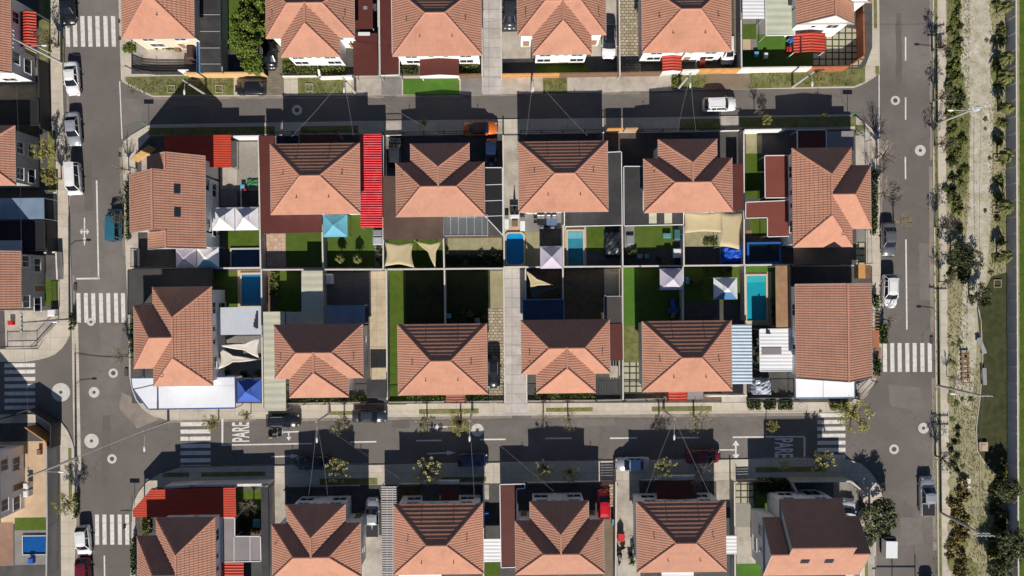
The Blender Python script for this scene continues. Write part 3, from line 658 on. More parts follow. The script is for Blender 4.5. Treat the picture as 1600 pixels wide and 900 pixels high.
# row three
tee_house('tiled corner house with its wing towards the left road, wrapped by the white sheet roof', 285.5, 525.5, R_(-90)+Y0, 12.15, 7.25, 7.75, 2.35, 2.55)
tee_house('cross-wing tiled house between the long cream corrugated roof and the tan driveway', 498, 549, Y0)
hip_house('hip-roofed tiled house left of the stone driveway with the black and white car', 691.5, 561.5, Y0, 1)
tee_house('cross-wing tiled house right of the pale paved alley, above the lower street', 883.5, 542, Y0)
hip_house('hip-roofed tiled house with a pale blue corrugated roof along its right side', 1073.5, 556.5, Y0, 1)
gable_house('plain gable-roofed corner house with two small skylights beside the right-hand road', 1302.5, 517, R_(-90)+Y0, Lc=11.6, l1=0, l2=0, skys=None)
# south row
tee_house('tiled corner house at lower left behind the long red and maroon roof', 291, 886, R_(-90)+Y0, 12.15, 7.25, 7.75, 2.35, 2.55)
tee_house('cross-wing tiled house in the bottom row between the black pergola and the silver pickup', 494.5, 860, R_(180)+Y0)
hip_house('hip-roofed tiled house in the bottom row beside the grey slatted pergola', 685, 842, R_(180)+Y0, 1)
tee_house('cross-wing tiled house in the bottom row between the maroon carport and the red car', 874.5, 855, R_(180)+Y0)
hip_house('hip-roofed tiled house in the bottom row with one wide maroon porch roof', 1064.5, 838.5, R_(180)+Y0, 1)
gable_house('gable-roofed house at lower right with its dark slope towards the street', 1266.5, 839, Y0, Lc=7.6, l1=2.1, l2=2.1, skys=(-1.6,1.3))
# west edge
gable_house('tiled house at the top left edge of the picture with a white gable end', -42, 52, R_(90)+Y0, Lc=9.9, l1=0, l2=0, skys=None)
h = House('hip_roof_house', 'tiled house at the left edge with grey windowed wall beside the bushy verge', -36, 243.5, Y0, greywall, 'tiled houses of the estate')
h.hip(-4.7, 4.7, -3.65, 3.65, 2.3); h.body(-4.7, 4.7, -3.65, 3.65)
h.finish([(4.28,-2,0,'win'),(4.28,1.2,0,'win'),(4.28,-2,0,'low'),(4.28,1.2,0,'low'),(0,-3.23,-90,'win')])
gable_house('tiled house at the left edge above the concrete corner yard', -26, 439, R_(90)+Y0, Lc=7.2, l1=0, l2=0, skys=None, wall=greywall)
gable_house('pale house at the lower left edge beside the sandy patio and the small pool', -60, 762, R_(90)+Y0, Lc=8.8, l1=0, l2=0, skys=None)
# ------------------------------------------------------------------ flat roofs, canopies, pergolas
SH = {
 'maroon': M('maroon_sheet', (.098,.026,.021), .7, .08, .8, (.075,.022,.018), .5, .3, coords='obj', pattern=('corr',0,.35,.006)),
 'red': M('red_sheet', (.44,.045,.02), .7, .1, .8, (.33,.05,.03), .9, .4, coords='obj', pattern=('corr',1,.30,.014)),
 'redrow': M('red_metal_tiles', (.42,.045,.025), .6, .08, .8, coords='obj', pattern=('corr',1,.36,.05)),
 'brightred': M('bright_red_sheet', (.56,.014,.028), .6, .12, 2., (.50,.09,.08), 1.3, .38, coords='obj', pattern=('corr',1,.30,.04)),
 'black': M('black_sheet', (.034,.033,.035), .75, .2, .6, (.065,.062,.06), .4, .5, coords='obj', grain=.05),
 'brown': M('brown_felt', (.088,.056,.044), .9, .12, .7, (.115,.08,.062), .5, .4, coords='obj', grain=.15),
 'white': M('white_sheet', (.70,.71,.73), .6, .05, .8, (.62,.63,.66), .4, .3, coords='obj', pattern=('corr',1,.45,.012)),
 'whitex': M('white_ribbed_sheet', (.72,.74,.78), .6, .05, .8, (.60,.62,.66), .4, .3, coords='obj', pattern=('corr',0,.42,.012)),
 'palegrey': M('pale_grey_panel', (.47,.50,.55), .6, .04, .8, coords='obj', pattern=('corr',0,.9,.004)),
 'bluewhite': M('pale_blue_sheet', (.44,.53,.62), .55, .06, .8, (.36,.44,.52), .5, .4, coords='obj', pattern=('corr',1,.42,.03)),
 'cream': M('cream_polycarbonate', (.47,.46,.35), .6, .08, .8, (.40,.41,.35), .5, .5, coords='obj', pattern=('corr',1,.9,.01)),
 'green': M('pale_green_sheet', (.48,.50,.39), .6, .06, .8, (.42,.43,.35), .5, .4, coords='obj', pattern=('corr',1,.9,.012)),
 'blue': M('blue_sheet', (.018,.045,.095), .6, .1, .8, coords='obj', pattern=('corr',0,.9,.01)),
 'steelblue': M('steel_blue_sheet', (.16,.22,.31), .6, .1, .8, (.20,.26,.34), .5, .4, coords='obj', pattern=('corr',0,.9,.01)),
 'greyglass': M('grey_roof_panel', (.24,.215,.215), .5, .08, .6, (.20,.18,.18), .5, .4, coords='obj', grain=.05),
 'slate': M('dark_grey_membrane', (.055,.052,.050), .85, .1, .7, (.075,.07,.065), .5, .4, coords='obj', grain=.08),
 'umber': M('umber_sheet', (.125,.090,.068), .85, .1, .6, (.09,.07,.055), .4, .5, coords='obj', grain=.08),
}
polyc = clear_sheet('clear_polycarbonate', (.16,.17,.18), .5, .2)
darknet = clear_sheet('black_shade_net', (.012,.012,.014), .78, .8)
def at_h(pts, h): return [P(x, y, h) for x, y in pts]
def ccw(pp):
    if sum(a.x*b.y-b.x*a.y for a, b in zip(pp, pp[1:]+pp[:1])) < 0: pp = pp[::-1]
    return pp
def canopy(name, label, cat, a, h, mat, edge=None, posts=4, group=None, beams=None, thick=.06, slats=None):
    pts = RC(*a) if not isinstance(a[0], (list, tuple)) else list(a)
    pp = ccw(at_h(pts, h)); c = sum(pp, Vector()) / len(pp)
    t = thing(name, label, cat, (c.x, c.y, .12), 0, group)
    z = h - .12; q = [Vector((p.x-c.x, p.y-c.y, 0)) for p in pp]
    m = MB()
    if slats:                                          # ('x'|'y', pitch, width): open slatted top
        xs = [p.x for p in q]; ys = [p.y for p in q]; ax, pitch, w = slats
        lo, hi = (min(ys), max(ys)) if ax == 'x' else (min(xs), max(xs)); k = lo+w/2
        while k <= hi:
            if ax == 'x': m.box(min(xs), k-w/2, z-.04, max(xs), k+w/2, z)
            else: m.box(k-w/2, min(ys), z-.04, k+w/2, max(ys), z)
            k += pitch
    else: m.prism(q, z-thick, z)
    m.build('roof_sheet', mat, t)
    if edge:
        e = MB(); n = len(q)
        for i in range(n):
            A, B = q[i], q[(i+1) % n]; d = (B-A).normalized()
            e.bar(A+d*.05+Vector((0,0,z-.02)), B-d*.05+Vector((0,0,z-.02)), .09, .15)
        e.build('edge_trim', edge, t)
    if beams:                                          # list of (x0,y0,x1,y1) photo lines
        e = MB()
        for x0, y0, x1, y1 in beams:
            A, B = P(x0,y0,h)-c, P(x1,y1,h)-c; A.z = B.z = z+.03; e.bar(A, B, .06, .07)
        e.build('beam', metalw if edge is metalw else metalg, t)
    if posts:
        idx = range(len(q)) if len(q) <= posts else [int(i*len(q)/posts) for i in range(posts)]
        for i in idx:
            p = q[i]*(1 - .12/max(q[i].length, .5)); pm = MB(); pm.box(p.x-.045, p.y-.045, -.02, p.x+.045, p.y+.045, z-thick)
            pm.build('post', metald if mat in (SH['black'], SH['slate']) else metalg, t)
    return t
def porch(label, a, h0, rise, mat, axis='y', front=None, group=None):
    """small gabled porch roof; axis = direction of the ridge"""
    pp = at_h(RC(*a), h0); c = sum(pp, Vector())/4; t = thing('porch_roof', label, 'porch roof', (c.x,c.y,.12), YAW, group)
    w, l = abs(pp[1].x-pp[0].x)/2, abs(pp[2].y-pp[1].y)/2; z = h0-.12
    m = MB()
    if axis == 'y': A, B = (0,-l,z+rise), (0,l,z+rise); F = [[(w,-l,z),(w,l,z),B,A],[(-w,l,z),(-w,-l,z),A,B]]
    else: A, B = (-w,0,z+rise), (w,0,z+rise); F = [[(-w,-l,z),(w,-l,z),B,A],[(w,l,z),(-w,l,z),A,B]]
    for f in F: m.add(f+[Vector(p)-Vector((0,0,.07)) for p in f], [(0,1,2,3),(7,6,5,4),(0,4,5,1),(1,5,6,2),(2,6,7,3),(3,7,4,0)])
    m.build('roof_sheet', mat, t)
    if front:
        g_ = MB(); y = -l+.05
        g_.add([(-w+.05,y-.06,z-1.0),(w-.05,y-.06,z-1.0),(w-.05,y-.06,z-.1),(0,y-.06,z+rise-.1),(-w+.05,y-.06,z-.1)]+[(-w+.05,y+.06,z-1.0),(w-.05,y+.06,z-1.0),(w-.05,y+.06,z-.1),(0,y+.06,z+rise-.1),(-w+.05,y+.06,z-.1)],
               [(0,1,2,3,4),(9,8,7,6,5)]+[(i,i+5,(i+1)%5+5,(i+1)%5) for i in range(5)]); g_.build('front_board', front, t)
    for sx in (-1,1):
        for sy in (-1,1):
            pm = MB(); pm.box(sx*(w-.15)-.05, sy*(l-.15)-.05, -.02, sx*(w-.15)+.05, sy*(l-.15)+.05, z-.05); pm.build('post', framew, t)
    return t
CR = 'carport roof'; FR = 'flat roof'
# north row
canopy('carport_roof','black seamed carport roof between the corner house and the big leafy tree',CR,(312,-60,345,113),2.6,SH['black'],None,4,beams=[(313,23,344,23),(313,49,344,49),(313,75,344,75),(314,100,345,100)])
canopy('carport_roof','blue sheet strip roof along the left edge of the black carport',CR,(307,60,312.5,114),2.4,M('bright_blue_sheet',(.10,.21,.40),.6,.1,.8,coords='obj'),None,4)
canopy('side_roof','maroon side roof with a small skylight beside a top-row cross-wing house',FR,(550,-60,582,45),3.0,SH['maroon'],None,4)
canopy('carport_roof','maroon carport roof below the skylit maroon roof in the top row',CR,(552,52,590,118),2.6,SH['maroon'],None,4)
canopy('carport_roof','long narrow maroon roof with a flared lower end in the top row',CR,[(592,-60),(611,-60),(613,84),(624,88),(624,117),(594,118)],2.7,SH['maroon'],metalw,5)
porch('maroon gabled porch roof with a white front board in the top row',(656,86,717,118),2.5,.45,SH['maroon'],'y',framew)
porch('red striped porch roof beside the red box in the top row',(1035,84,1065,111),2.5,.35,SH['redrow'],'y',framew)
porch('red metal porch roof against the white gable wall at top right',(1240,52,1290,82),2.6,.45,SH['redrow'],'y')
canopy('carport_roof','plain white roof at the top right with bare timber below it',CR,(1160,-60,1194,29),2.7,SH['white'],None,4)
canopy('carport_roof','large pale green ribbed roof beside the top right gabled house',CR,(1196,-60,1241,55),2.7,SH['green'],metalw,4)
# row two
canopy('carport_roof','long red flat roof with its left part in deep shade',CR,(257,211,361,261.5),2.7,SH['red'],None,6)
canopy('flat_roof','maroon L-shaped flat roof around the corner of a hip-roofed house',FR,[(404,212),(429,212),(429,225),(424,337),(503,333),(503,363),(408,365)],2.7,SH['maroon'],None,6)
canopy('canopy','small shaded black canopy with a pale blue rim above the L-shaped maroon roof',FR,(431,212,467,226),2.5,darknet,SH['steelblue'],4)
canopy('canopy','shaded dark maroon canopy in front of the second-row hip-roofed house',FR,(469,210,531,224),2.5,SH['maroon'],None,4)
canopy('carport_roof','bright red corrugated roof running down beside a hip-roofed house',CR,(562.5,209.5,597,356),2.9,SH['brightred'],None,6)
canopy('flat_roof','brown felt L-shaped flat roof above the beige shade sails',FR,[(598,275),(620,275),(622,337),(693,336),(693,373),(599,374)],2.7,SH['brown'],None,6)
canopy('glass_canopy','clear polycarbonate canopy with white ribs beside the brown felt roof','canopy',(693,336,762,368),2.6,polyc,metalg,4,beams=[(x,337,x+.5,367) for x in (704,716,729,741,753)])
canopy('pergola','black net pergola with white crossbeams beside the concrete driveway','pergola',[(757,262),(785,262),(786,368),(757,337)],2.6,darknet,metalw,4,beams=[(758,289,785,288),(758,314,785,313),(758,338,786,337)])
canopy('flat_roof','black L-shaped flat roof with white edge above the teal pool',FR,[(949,238),(971,237),(972,352),(882,354),(882,331),(949,330)],2.7,SH['black'],metalw,6)
canopy('flat_roof','black L-shaped flat roof with pale roof windows above the yard furniture',FR,[(974.5,260),(1005,260),(1005,330),(1068,329),(1068,351),(975,353)],2.7,SH['black'],metalw,6)
for x in (1020, 1044):
    m = MB(); m.prism(ccw(at_h(RC(x-6,333,x+6,349),2.74)), 2.702, 2.76); o = m.build('roof_window', SH['cream'])
    tag(o, f'pale slatted roof window on the black L-shaped roof, {"nearer the left" if x==1020 else "beside the white rim"}', 'roof window', 'roof windows on the black flat roof')
canopy('side_roof','narrow maroon side roof above the beige shade sails',FR,(1145,256,1162,328),2.7,SH['maroon'],None,4)
canopy('flat_roof','square brick-red flat roof beside the half-shaded dry lawn',FR,(1195,243,1232,309),2.7,M('brick_red_sheet',(.185,.052,.036),.7,.08,.8,(.15,.045,.034),.6,.4,coords='obj',pattern=('corr',0,.8,.006)),metalw,4)
canopy('flat_roof','brick-red L-shaped flat roof above the blue-rimmed pool',FR,[(1165,316),(1236,313),(1237,369),(1199,370),(1199,340),(1165,341)],2.7,MC['brick_red_sheet'],metalw,5)
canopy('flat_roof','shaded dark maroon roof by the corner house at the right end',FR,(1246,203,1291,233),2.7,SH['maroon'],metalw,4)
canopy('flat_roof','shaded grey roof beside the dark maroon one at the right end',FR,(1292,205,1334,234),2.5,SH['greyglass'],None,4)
canopy('flat_roof','dark umber sheet roof along the lower side of the right corner house',FR,(1240,384,1331,413),2.7,SH['umber'],None,4)
canopy('flat_roof','small dark roof at the upper left corner of the skylit gabled house',FR,[(232,252),(258,246),(258,270),(233,270)],3.0,SH['maroon'],None,4)
# row three
canopy('carport_roof','dark grey membrane roof at the left end above the corner house',CR,[(200,421),(332,419),(332,450),(240,452),(222,476),(200,492)],2.7,SH['slate'],walld,5)
canopy('flat_roof','pale grey square roof with a dark duct between pool and shade sails',FR,(342,480,408,523),2.7,SH['palegrey'],None,4)
canopy('carport_roof','white ribbed roof with a cut corner wrapping the lower left corner house',CR,[(205,591),(367,589),(368,638),(232,640),(207,607)],2.7,SH['whitex'],M('blue_trim',(.06,.13,.35),.6,.1,1,coords='obj'),5,beams=None)
canopy('carport_roof','long cream corrugated roof beside the cross-wing house with the blue gazebo nearby',CR,(412,487,446,642),2.7,SH['cream'],None,6)
canopy('flat_roof','cream corrugated roof strip running up to the back wall',FR,[(471,423),(504,423),(505,507),(447,509),(447,488),(471,487)],2.65,SH['cream'],None,5)
canopy('flat_roof','shaded steel-blue roof beside the tan driveway',FR,(508,477,570,507),2.5,SH['steelblue'],None,4)
canopy('carport_roof','black sheet roof at the lower end of the tan driveway',CR,(573,593,604,622),2.5,SH['black'],None,4)
canopy('flat_roof','dark blue sheet roof with a bright right edge beside the paved alley',FR,(817,468,881,502),2.7,SH['blue'],M('bright_blue_edge',(.10,.30,.55),.5,.1,1,coords='obj'),4)
canopy('flat_roof','shaded black roof between a tan patio and a maroon side roof',FR,(944,463,972,506),2.6,SH['slate'],metalg,4)
canopy('side_roof','maroon side roof beside the bright strip of lawn',FR,(952,506,973,563),2.7,SH['maroon'],None,4)
canopy('carport_roof','black slatted roof beside a bottom-facing cross-wing house',CR,(930,590,972,617),2.4,SH['black'],None,4,slats=('y',.34,.26))
canopy('flat_roof','brown timber roof strip between the turquoise pool and the gabled house',FR,(1212,415,1235.5,512),2.75,M('brown_board_roof',(.30,.175,.10),.85,.14,1.2,(.36,.23,.14),.6,.4,coords='obj',pattern=('corr',0,.5,.008),grain=.12),None,4)
canopy('carport_roof','pale blue corrugated roof along the side of a hip-roofed house',CR,(1141,507,1175,600),2.7,SH['bluewhite'],None,5)
canopy('flat_roof','white flat roof with a grey skylight panel beside the gabled corner house',FR,(1187,514,1242,580),2.8,SH['white'],metalw,4)
m = MB(); m.prism(ccw(at_h(RC(1190,543,1221,554),2.84)), 2.803, 2.86); tag(m.build('roof_light', SH['greyglass']), 'grey roof light panel lying on the white flat roof', 'roof light')
canopy('carport_roof','white ribbed roof with tree shadows below the plain gabled corner house',CR,(1243,590,1335,622),2.7,SH['whitex'],SH['steelblue'],4,beams=[(1286,592,1286,621)])
porch('red tiled porch roof facing the lower street below a hip-roofed house',(1042,610,1073,626),2.4,.25,SH['redrow'],'y')
porch('small brick-tiled porch roof beside stepping stones, above the lower street',(697,613,727,630),2.3,.25,M('brick_tiles',(.26,.105,.075),.8,.15,2.,coords='obj',pattern=('corr',1,.33,.05)),'y')
canopy('flat_roof','small grey canopy beside the red tiled porch roof',FR,(1074,611,1099,624),2.3,SH['greyglass'],None,4)
canopy('pergola','brown timber pergola on the right pavement beside the gabled house','pergola',(1362,484,1374,514),2.3,woodm,None,4,slats=('x',.42,.12))
canopy('flat_roof','rust-brown narrow roof on the right pavement below the timber pergola',FR,(1363,516,1374,543),2.3,M('rust_sheet',(.33,.13,.07),.8,.1,1,coords='obj'),None,4)
# south row
canopy('carport_roof','long red roof with a cut corner, mostly shaded, at lower left',CR,[(208,808),(207,797),(236,765),(368,762),(369,808)],2.7,SH['red'],None,6)
canopy('pergola','grey panelled L-shaped roof below the long red roof','pergola',[(347,809),(367,809),(367,838),(407,838),(408,877),(348,878)],2.6,SH['greyglass'],metalw,5,beams=[(366,839,366,877),(391,838,391,877)])
canopy('carport_roof','red metal-tiled roof below the grey panelled roof at lower left',CR,(347,879,381,960),2.6,SH['redrow'],None,4)
canopy('pergola','narrow black panel roof along the left edge of a bottom-row driveway','pergola',(409,762,420,1000),2.5,SH['black'],None,6)
canopy('pergola','grey slatted pergola roof left of a bottom-row hip-roofed house','pergola',(597,760,622,1000),2.6,M('grey_slats',(.27,.25,.24),.7,.12,.8,coords='obj',pattern=('corr',1,.30,.03)),None,6,beams=[(597,y,622,y) for y in (783,805,827,849,871,893)]+[(605,762,605,990),(613.5,762,613.5,990)])
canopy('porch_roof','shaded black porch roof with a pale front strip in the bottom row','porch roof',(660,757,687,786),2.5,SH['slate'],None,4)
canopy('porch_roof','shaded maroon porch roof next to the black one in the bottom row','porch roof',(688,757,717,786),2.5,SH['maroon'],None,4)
m = MB(); m.prism(ccw(at_h(RC(661,751,717,757.5),2.3)), 1.9, 2.3); tag(m.build('wall', wallw), 'pale front wall strip above the paired black and maroon porch roofs', 'wall')
canopy('carport_roof','white sheet roof between a hip-roofed house and the maroon carport',CR,(756,842,782,878),2.6,SH['white'],None,4)
canopy('carport_roof','long maroon carport roof beside a bottom-row cross-wing house',CR,[(781,757),(820,756),(820,763),(807,764),(808,886),(783,887)],2.7,SH['maroon'],metalw,5)
porch('wide maroon porch roof with a pale front board in the bottom row',(1026,750,1089,781),2.6,.35,SH['maroon'],'y')
m = MB(); m.prism(ccw(at_h(RC(1028,744,1086,750),2.4)), 1.8, 2.4); tag(m.build('wall', wallw), 'pale front wall strip above the wide maroon porch roof', 'wall')
canopy('carport_roof','small white roof at the right side of a bottom-row hip-roofed house',CR,(1135,837,1151,866),2.6,SH['white'],None,4)
canopy('awning','white sheet awning at the bottom edge below the grey slatted pergola house','awning',(622,892,690,940),2.4,SH['white'],None,4)
canopy('awning','white sheet awning at the bottom edge below the wide maroon porch house','awning',(1034,890,1084,940),2.4,SH['white'],None,4)
# west edge
porch('red tiled porch roof beside the top left edge house',(32,18,57,73),2.8,.35,SH['redrow'],'y')
canopy('flat_roof','blue and grey sheet roof at the left edge, half in shade',FR,(-80,310,69,343),2.8,SH['steelblue'],None,4)
canopy('flat_roof','dark netted roof at the left edge below the blue and grey roof',FR,(-80,346,70,392),2.5,darknet,walld,4)
canopy('flat_roof','black sheet roof below the brown paved yard at the left edge',FR,(-80,157,60,196),2.4,darknet,walld,4)
canopy('flat_roof','shaded white panel roof at the left edge beside the netted roof',FR,(-40,376,34,393),2.7,SH['palegrey'],None,0)

# ------------------------------------------------------------------ gazebos and shade sails
FB = {k: M('canvas_'+k, c, .8, .04, 1.5, coords='obj') for k, c in dict(white=(.66,.65,.67), lilac=(.45,.42,.50), blue=(.05,.11,.42), cyan=(.12,.35,.47), bluewhite=(.62,.64,.66), navy=(.06,.16,.32)).items()}
def gazebo(label, a, cloth, h=2.15, rise=.95, vent=True, skirt=None, group='pop-up gazebos in the yards', south=None):
    pp = at_h(RC(*a), h); c = sum(pp, Vector())/4; t = thing('gazebo', label, 'gazebo', (c.x,c.y,.12), YAW, group)
    w, l = (pp[1]-pp[0]).length/2, (pp[2]-pp[1]).length/2; z = h-.12
    m = MB(); n = 6                                     # four slack roof panels
    for k in range(4):
        A, B = [(-w,-l),(w,-l),(w,l),(-w,l)][k], [(w,-l),(w,l),(-w,l),(-w,-l)][k]
        for i in range(n):
            for j in range(n):
                def pt(u, v):
                    x = (A[0]+(B[0]-A[0])*u)*(1-v); y = (A[1]+(B[1]-A[1])*u)*(1-v)
                    return (x, y, z + rise*(v**1.15) - .10*math.sin(math.pi*u)*(1-v)*v*2)
                q = [pt(i/n,j/n),pt((i+1)/n,j/n)] + ([pt((i+1)/n,(j+1)/n),pt(i/n,(j+1)/n)] if j < n-1 else [pt(.5,1)])
                m.face(q, 2 if k == 0 and j < 4 else 0)
    for k in range(4):                                  # valance
        A, B = [(-w,-l),(w,-l),(w,l),(-w,l)][k], [(w,-l),(w,l),(-w,l),(-w,-l)][k]
        m.face([(A[0],A[1],z-.2),(B[0],B[1],z-.2),(B[0],B[1],z),(A[0],A[1],z)], 1)
    m.build('canopy', [cloth, skirt or cloth, south or cloth], t)
    if vent:
        v = MB(); r = w*.30
        v.face([(-r,-r,z+rise*.80),(r,-r,z+rise*.80),(0,0,z+rise+.16)]); v.face([(r,-r,z+rise*.80),(r,r,z+rise*.80),(0,0,z+rise+.16)])
        v.face([(r,r,z+rise*.80),(-r,r,z+rise*.80),(0,0,z+rise+.16)]); v.face([(-r,r,z+rise*.80),(-r,-r,z+rise*.80),(0,0,z+rise+.16)])
        v.build('vent_cap', cloth, t)
    for sx in (-1,1):
        for sy in (-1,1):
            p = MB(); p.box(sx*w*.96-.025, sy*l*.96-.025, -.02, sx*w*.96+.025, sy*l*.96+.025, z-.02); p.build('leg', metalg, t)
gazebo('white gazebo nearer the gabled house of two side by side',(331,324,366.5,360),FB['white'])
gazebo('white gazebo nearer the maroon L-shaped roof of two side by side',(367.5,323.5,404,359.5),FB['white'])
gazebo('lilac-white gazebo below the skylit gabled house, beside the dark deck',(275,388,307,419),FB['lilac'],2.3,.8,False)
gazebo('white gazebo with a pale blue lower side against the back wall',(308,386,342,418),FB['white'],2.3,.9,False,FB['navy'],south=FB['cyan'])
gazebo('cyan blue gazebo on artificial turf below the maroon roof',(504.5,335.5,543,370),FB['cyan'])
gazebo('lilac gazebo between two pools against the back wall',(844,384.5,879,419.5),FB['lilac'])
gazebo('bright blue gazebo beside the white cut-corner roof',(369.5,592.5,408,628),FB['blue'])
gazebo('lilac gazebo on the shaded lawn below the back wall',(1031,419.5,1067,453),FB['lilac'],skirt=FB['blue'])
gazebo('white and navy gazebo left of the turquoise pool',(1115,433.5,1152,468),FB['bluewhite'],skirt=FB['navy'],south=FB['navy'])
sailm = M('beige_sailcloth', (.46,.38,.23), .85, .05, 1., coords='obj'); sailw = M('cream_sailcloth', (.62,.57,.50), .85, .05, 1., coords='obj'); saild = M('dark_green_sailcloth', (.06,.072,.07), .85, .05, 1., coords='obj')
def sail(label, pts, hs, mat, bow=.12, group='shade sails over the yards', post=True):
    W3 = [P(x, y, h) for (x, y), h in zip(pts, hs)]; c = sum(W3, Vector())/len(W3)
    t = thing('shade_sail', label, 'shade sail', (c.x,c.y,.12), 0, group)
    q = [p-Vector((c.x,c.y,.12)) for p in W3]; cen = sum(q, Vector())/len(q); m = MB(); n = len(q); K = 8
    rim = []
    for i in range(n):
        A, B = q[i], q[(i+1) % n]; L = (B-A).length
        for k in range(K):
            u = k/K; p = A.lerp(B, u); inn = (cen-p); inn.z *= .3
            rim.append(p + inn.normalized()*bow*L*4*u*(1-u)*.9)
    N_ = len(rim); rings = [rim]
    for f in (.7,.4):
        rings.append([cen + (p-cen)*f + Vector((0,0,-.05*(1-f))) for p in rim])
    vs = [v for r in rings for v in r] + [cen + Vector((0,0,-.05))]
    fs = [(r*N_+i, r*N_+(i+1)%N_, (r+1)*N_+(i+1)%N_, (r+1)*N_+i) for r in range(2) for i in range(N_)] + [(2*N_+i, 2*N_+(i+1)%N_, 3*N_) for i in range(N_)]
    m.add(vs, fs); o = m.build('sailcloth', mat, t, smooth=True)
    sd = o.modifiers.new('thick', 'SOLIDIFY'); sd.thickness = .012
    if post:
        for p in q:
            d = Vector((p.x-cen.x, p.y-cen.y, 0)).normalized()*.08
            pm = MB(); pm.tube([p+d-Vector((0,0,p.z)), p+d+Vector((0,0,.08))], .035, 6); pm.build('post', metalg, t)
sail('square beige shade sail beside a triangular one, under the brown felt roof', [(601,377),(646,377),(647,418),(601,416)],[2.7,2.5,2.6,2.4],sailm,.10)
sail('triangular beige shade sail right of the square beige one', [(649,376.5),(690,377),(680,418)],[2.5,2.6,2.4],sailm,.12)
sail('wide rectangular beige shade sail below a cross-wing house', [(1069,331),(1129,331),(1129,363),(1070,364)],[2.7,2.7,2.5,2.5],sailm,.04)
sail('upright beige shade sail hanging over the blue tarpaulin', [(1127,331),(1161,330),(1155,390),(1124,385)],[2.7,2.7,2.5,2.5],sailm,.05)
sail('beige triangular shade sail at the top of the alley-side yard', [(821,422),(862,445),(829,450)],[2.7,2.5,2.5],sailm,.08)
sail('dark green triangular shade sail overlapping the beige one by the alley', [(827,448),(877,447),(829,470)],[2.3,2.3,2.3],saild,.1)
sail('upper cream shade sail of the crossed pair beside the left corner house', [(341,540),(406,527),(404,559)],[2.4,2.7,2.6],sailw,.09)
sail('lower cream shade sail of the crossed pair beside the left corner house', [(343,543),(403,562),(341,577)],[2.3,2.5,2.4],sailw,.1)

# ------------------------------------------------------------------ pools
def pool(label, a, floor, cop=None, cw=.28, hgt=.20, wl=.14, tint=(.72,.90,.95), rim=None, rounded=False, step=0, step_mat=None):
    pts = RC(*a); pp = ccw(at_h(pts, .3)); c = sum(pp, Vector())/4; t = thing('swimming_pool', label, 'pool', (c.x,c.y,.12), YAW, 'backyard swimming pools')
    w, l = (pp[1]-pp[0]).length/2, (pp[2]-pp[1]).length/2
    r_ = .45 if rounded else .03
    def rr(w, l, r, z, n=5):
        out = []
        for cx, cy, a0 in ((w-r,l-r,0),(-w+r,l-r,90),(-w+r,-l+r,180),(w-r,-l+r,270)):
            for k in range(n+1): a = R_(a0+90*k/n); out.append((cx+r*math.cos(a), cy+r*math.sin(a), z))
        return out
    m = MB(); I = rr(w,l,r_,.05); T = rr(w,l,r_,hgt-.004); n = len(I)
    m.face(I); m.add(I+T, [(i,n+i,n+(i+1)%n,(i+1)%n) for i in range(n)]); m.build('basin', floor, t)
    k = MB(); O = rr(w+cw,l+cw,r_+cw*.5,hgt); O0 = rr(w+cw,l+cw,r_+cw*.5,-.02); T2 = rr(w,l,r_,hgt)
    k.add(T2+O+O0, [(i,(i+1)%n,n+(i+1)%n,n+i)[::-1] for i in range(n)]+[(n+i,n+(i+1)%n,2*n+(i+1)%n,2*n+i)[::-1] for i in range(n)]); k.build('coping', cop or MC['pool_coping'], t)
    if step:
        sm_ = MB(); sm_.box(-w+.02, l-step, .045, w-.02, l-.02, wl-.035); sm_.build('step', step_mat or floor, t)
    wt = MB(); wt.face(rr(w-.002,l-.002,r_,wl)); wt.build('water', water_mat('pool_water_%d' % (tint[0]*100), tint), t)
    return t
M('pool_coping', (.55,.46,.33), .85, .06, 2., coords='obj')
pf1 = M('bright_blue_pool', (.012,.27,.56), .5, .08, 1.2, (.01,.20,.46), .5, .5, coords='obj'); pf2 = M('teal_pool', (.07,.30,.36), .5, .1, 1.2, (.04,.20,.26), .5, .5, coords='obj', pattern=('brick',.35,.35,(.8,.85,.88),(.93,.95,.96),.015,0.))
pf3 = M('turquoise_pool', (.02,.40,.46), .5, .08, 1.2, coords='obj'); pf4 = M('dark_navy_pool', (.035,.06,.115), .5, .1, 1.2, coords='obj', pattern=('brick',.5,.5,(.7,.75,.8),(.9,.92,.95),.02,0.)); pf5 = M('dark_liner', (.01,.02,.03), .5, .1, 1.2, coords='obj'); pf6 = M('blue_liner', (.010,.10,.33), .5, .08, 1.2, coords='obj')
pool('bright blue rounded pool beside the concrete driveway',(791.5,365,818,413),pf1,rounded=True,cw=.2,step=.6,step_mat=M('pale_blue_step',(.02,.36,.62),.5,.08,2.,coords='obj'))
pool('teal tiled pool with a pale shallow end left of a lawn',(887.5,361,911,415),pf2,cw=.2,step=.95,step_mat=M('pale_teal_step',(.28,.50,.52),.5,.08,2.,coords='obj'))
pool('sky blue rectangular pool between the pale grey roof and the back wall',(378,429,408,478),M('sky_blue_pool',(.03,.27,.50),.5,.06,1.2,coords='obj'),cw=.25)
pool('turquoise pool beside the brown timber roof strip',(1167,431,1197,501),pf3,cw=.22,step=.8,step_mat=M('pale_turquoise_step',(.10,.52,.52),.5,.08,2.,coords='obj'))
pool('shaded navy tiled pool below a lawn at the left end',(362,390,406,417),pf4,M('pale_coping',(.45,.45,.45),.8,.05,2,coords='obj'),cw=.22)
pool('dark above-ground pool with a bright blue rim',(1168,382,1214,409),pf5,M('blue_rim',(.02,.10,.36),.5,.1,2,coords='obj'),cw=.28,hgt=.8,wl=.66,tint=(.6,.7,.75))
pool('small deep blue pool with a concrete surround at the lower left edge',(36,838,76,866),pf6,cw=.12,cop=MC['pale_coping'])
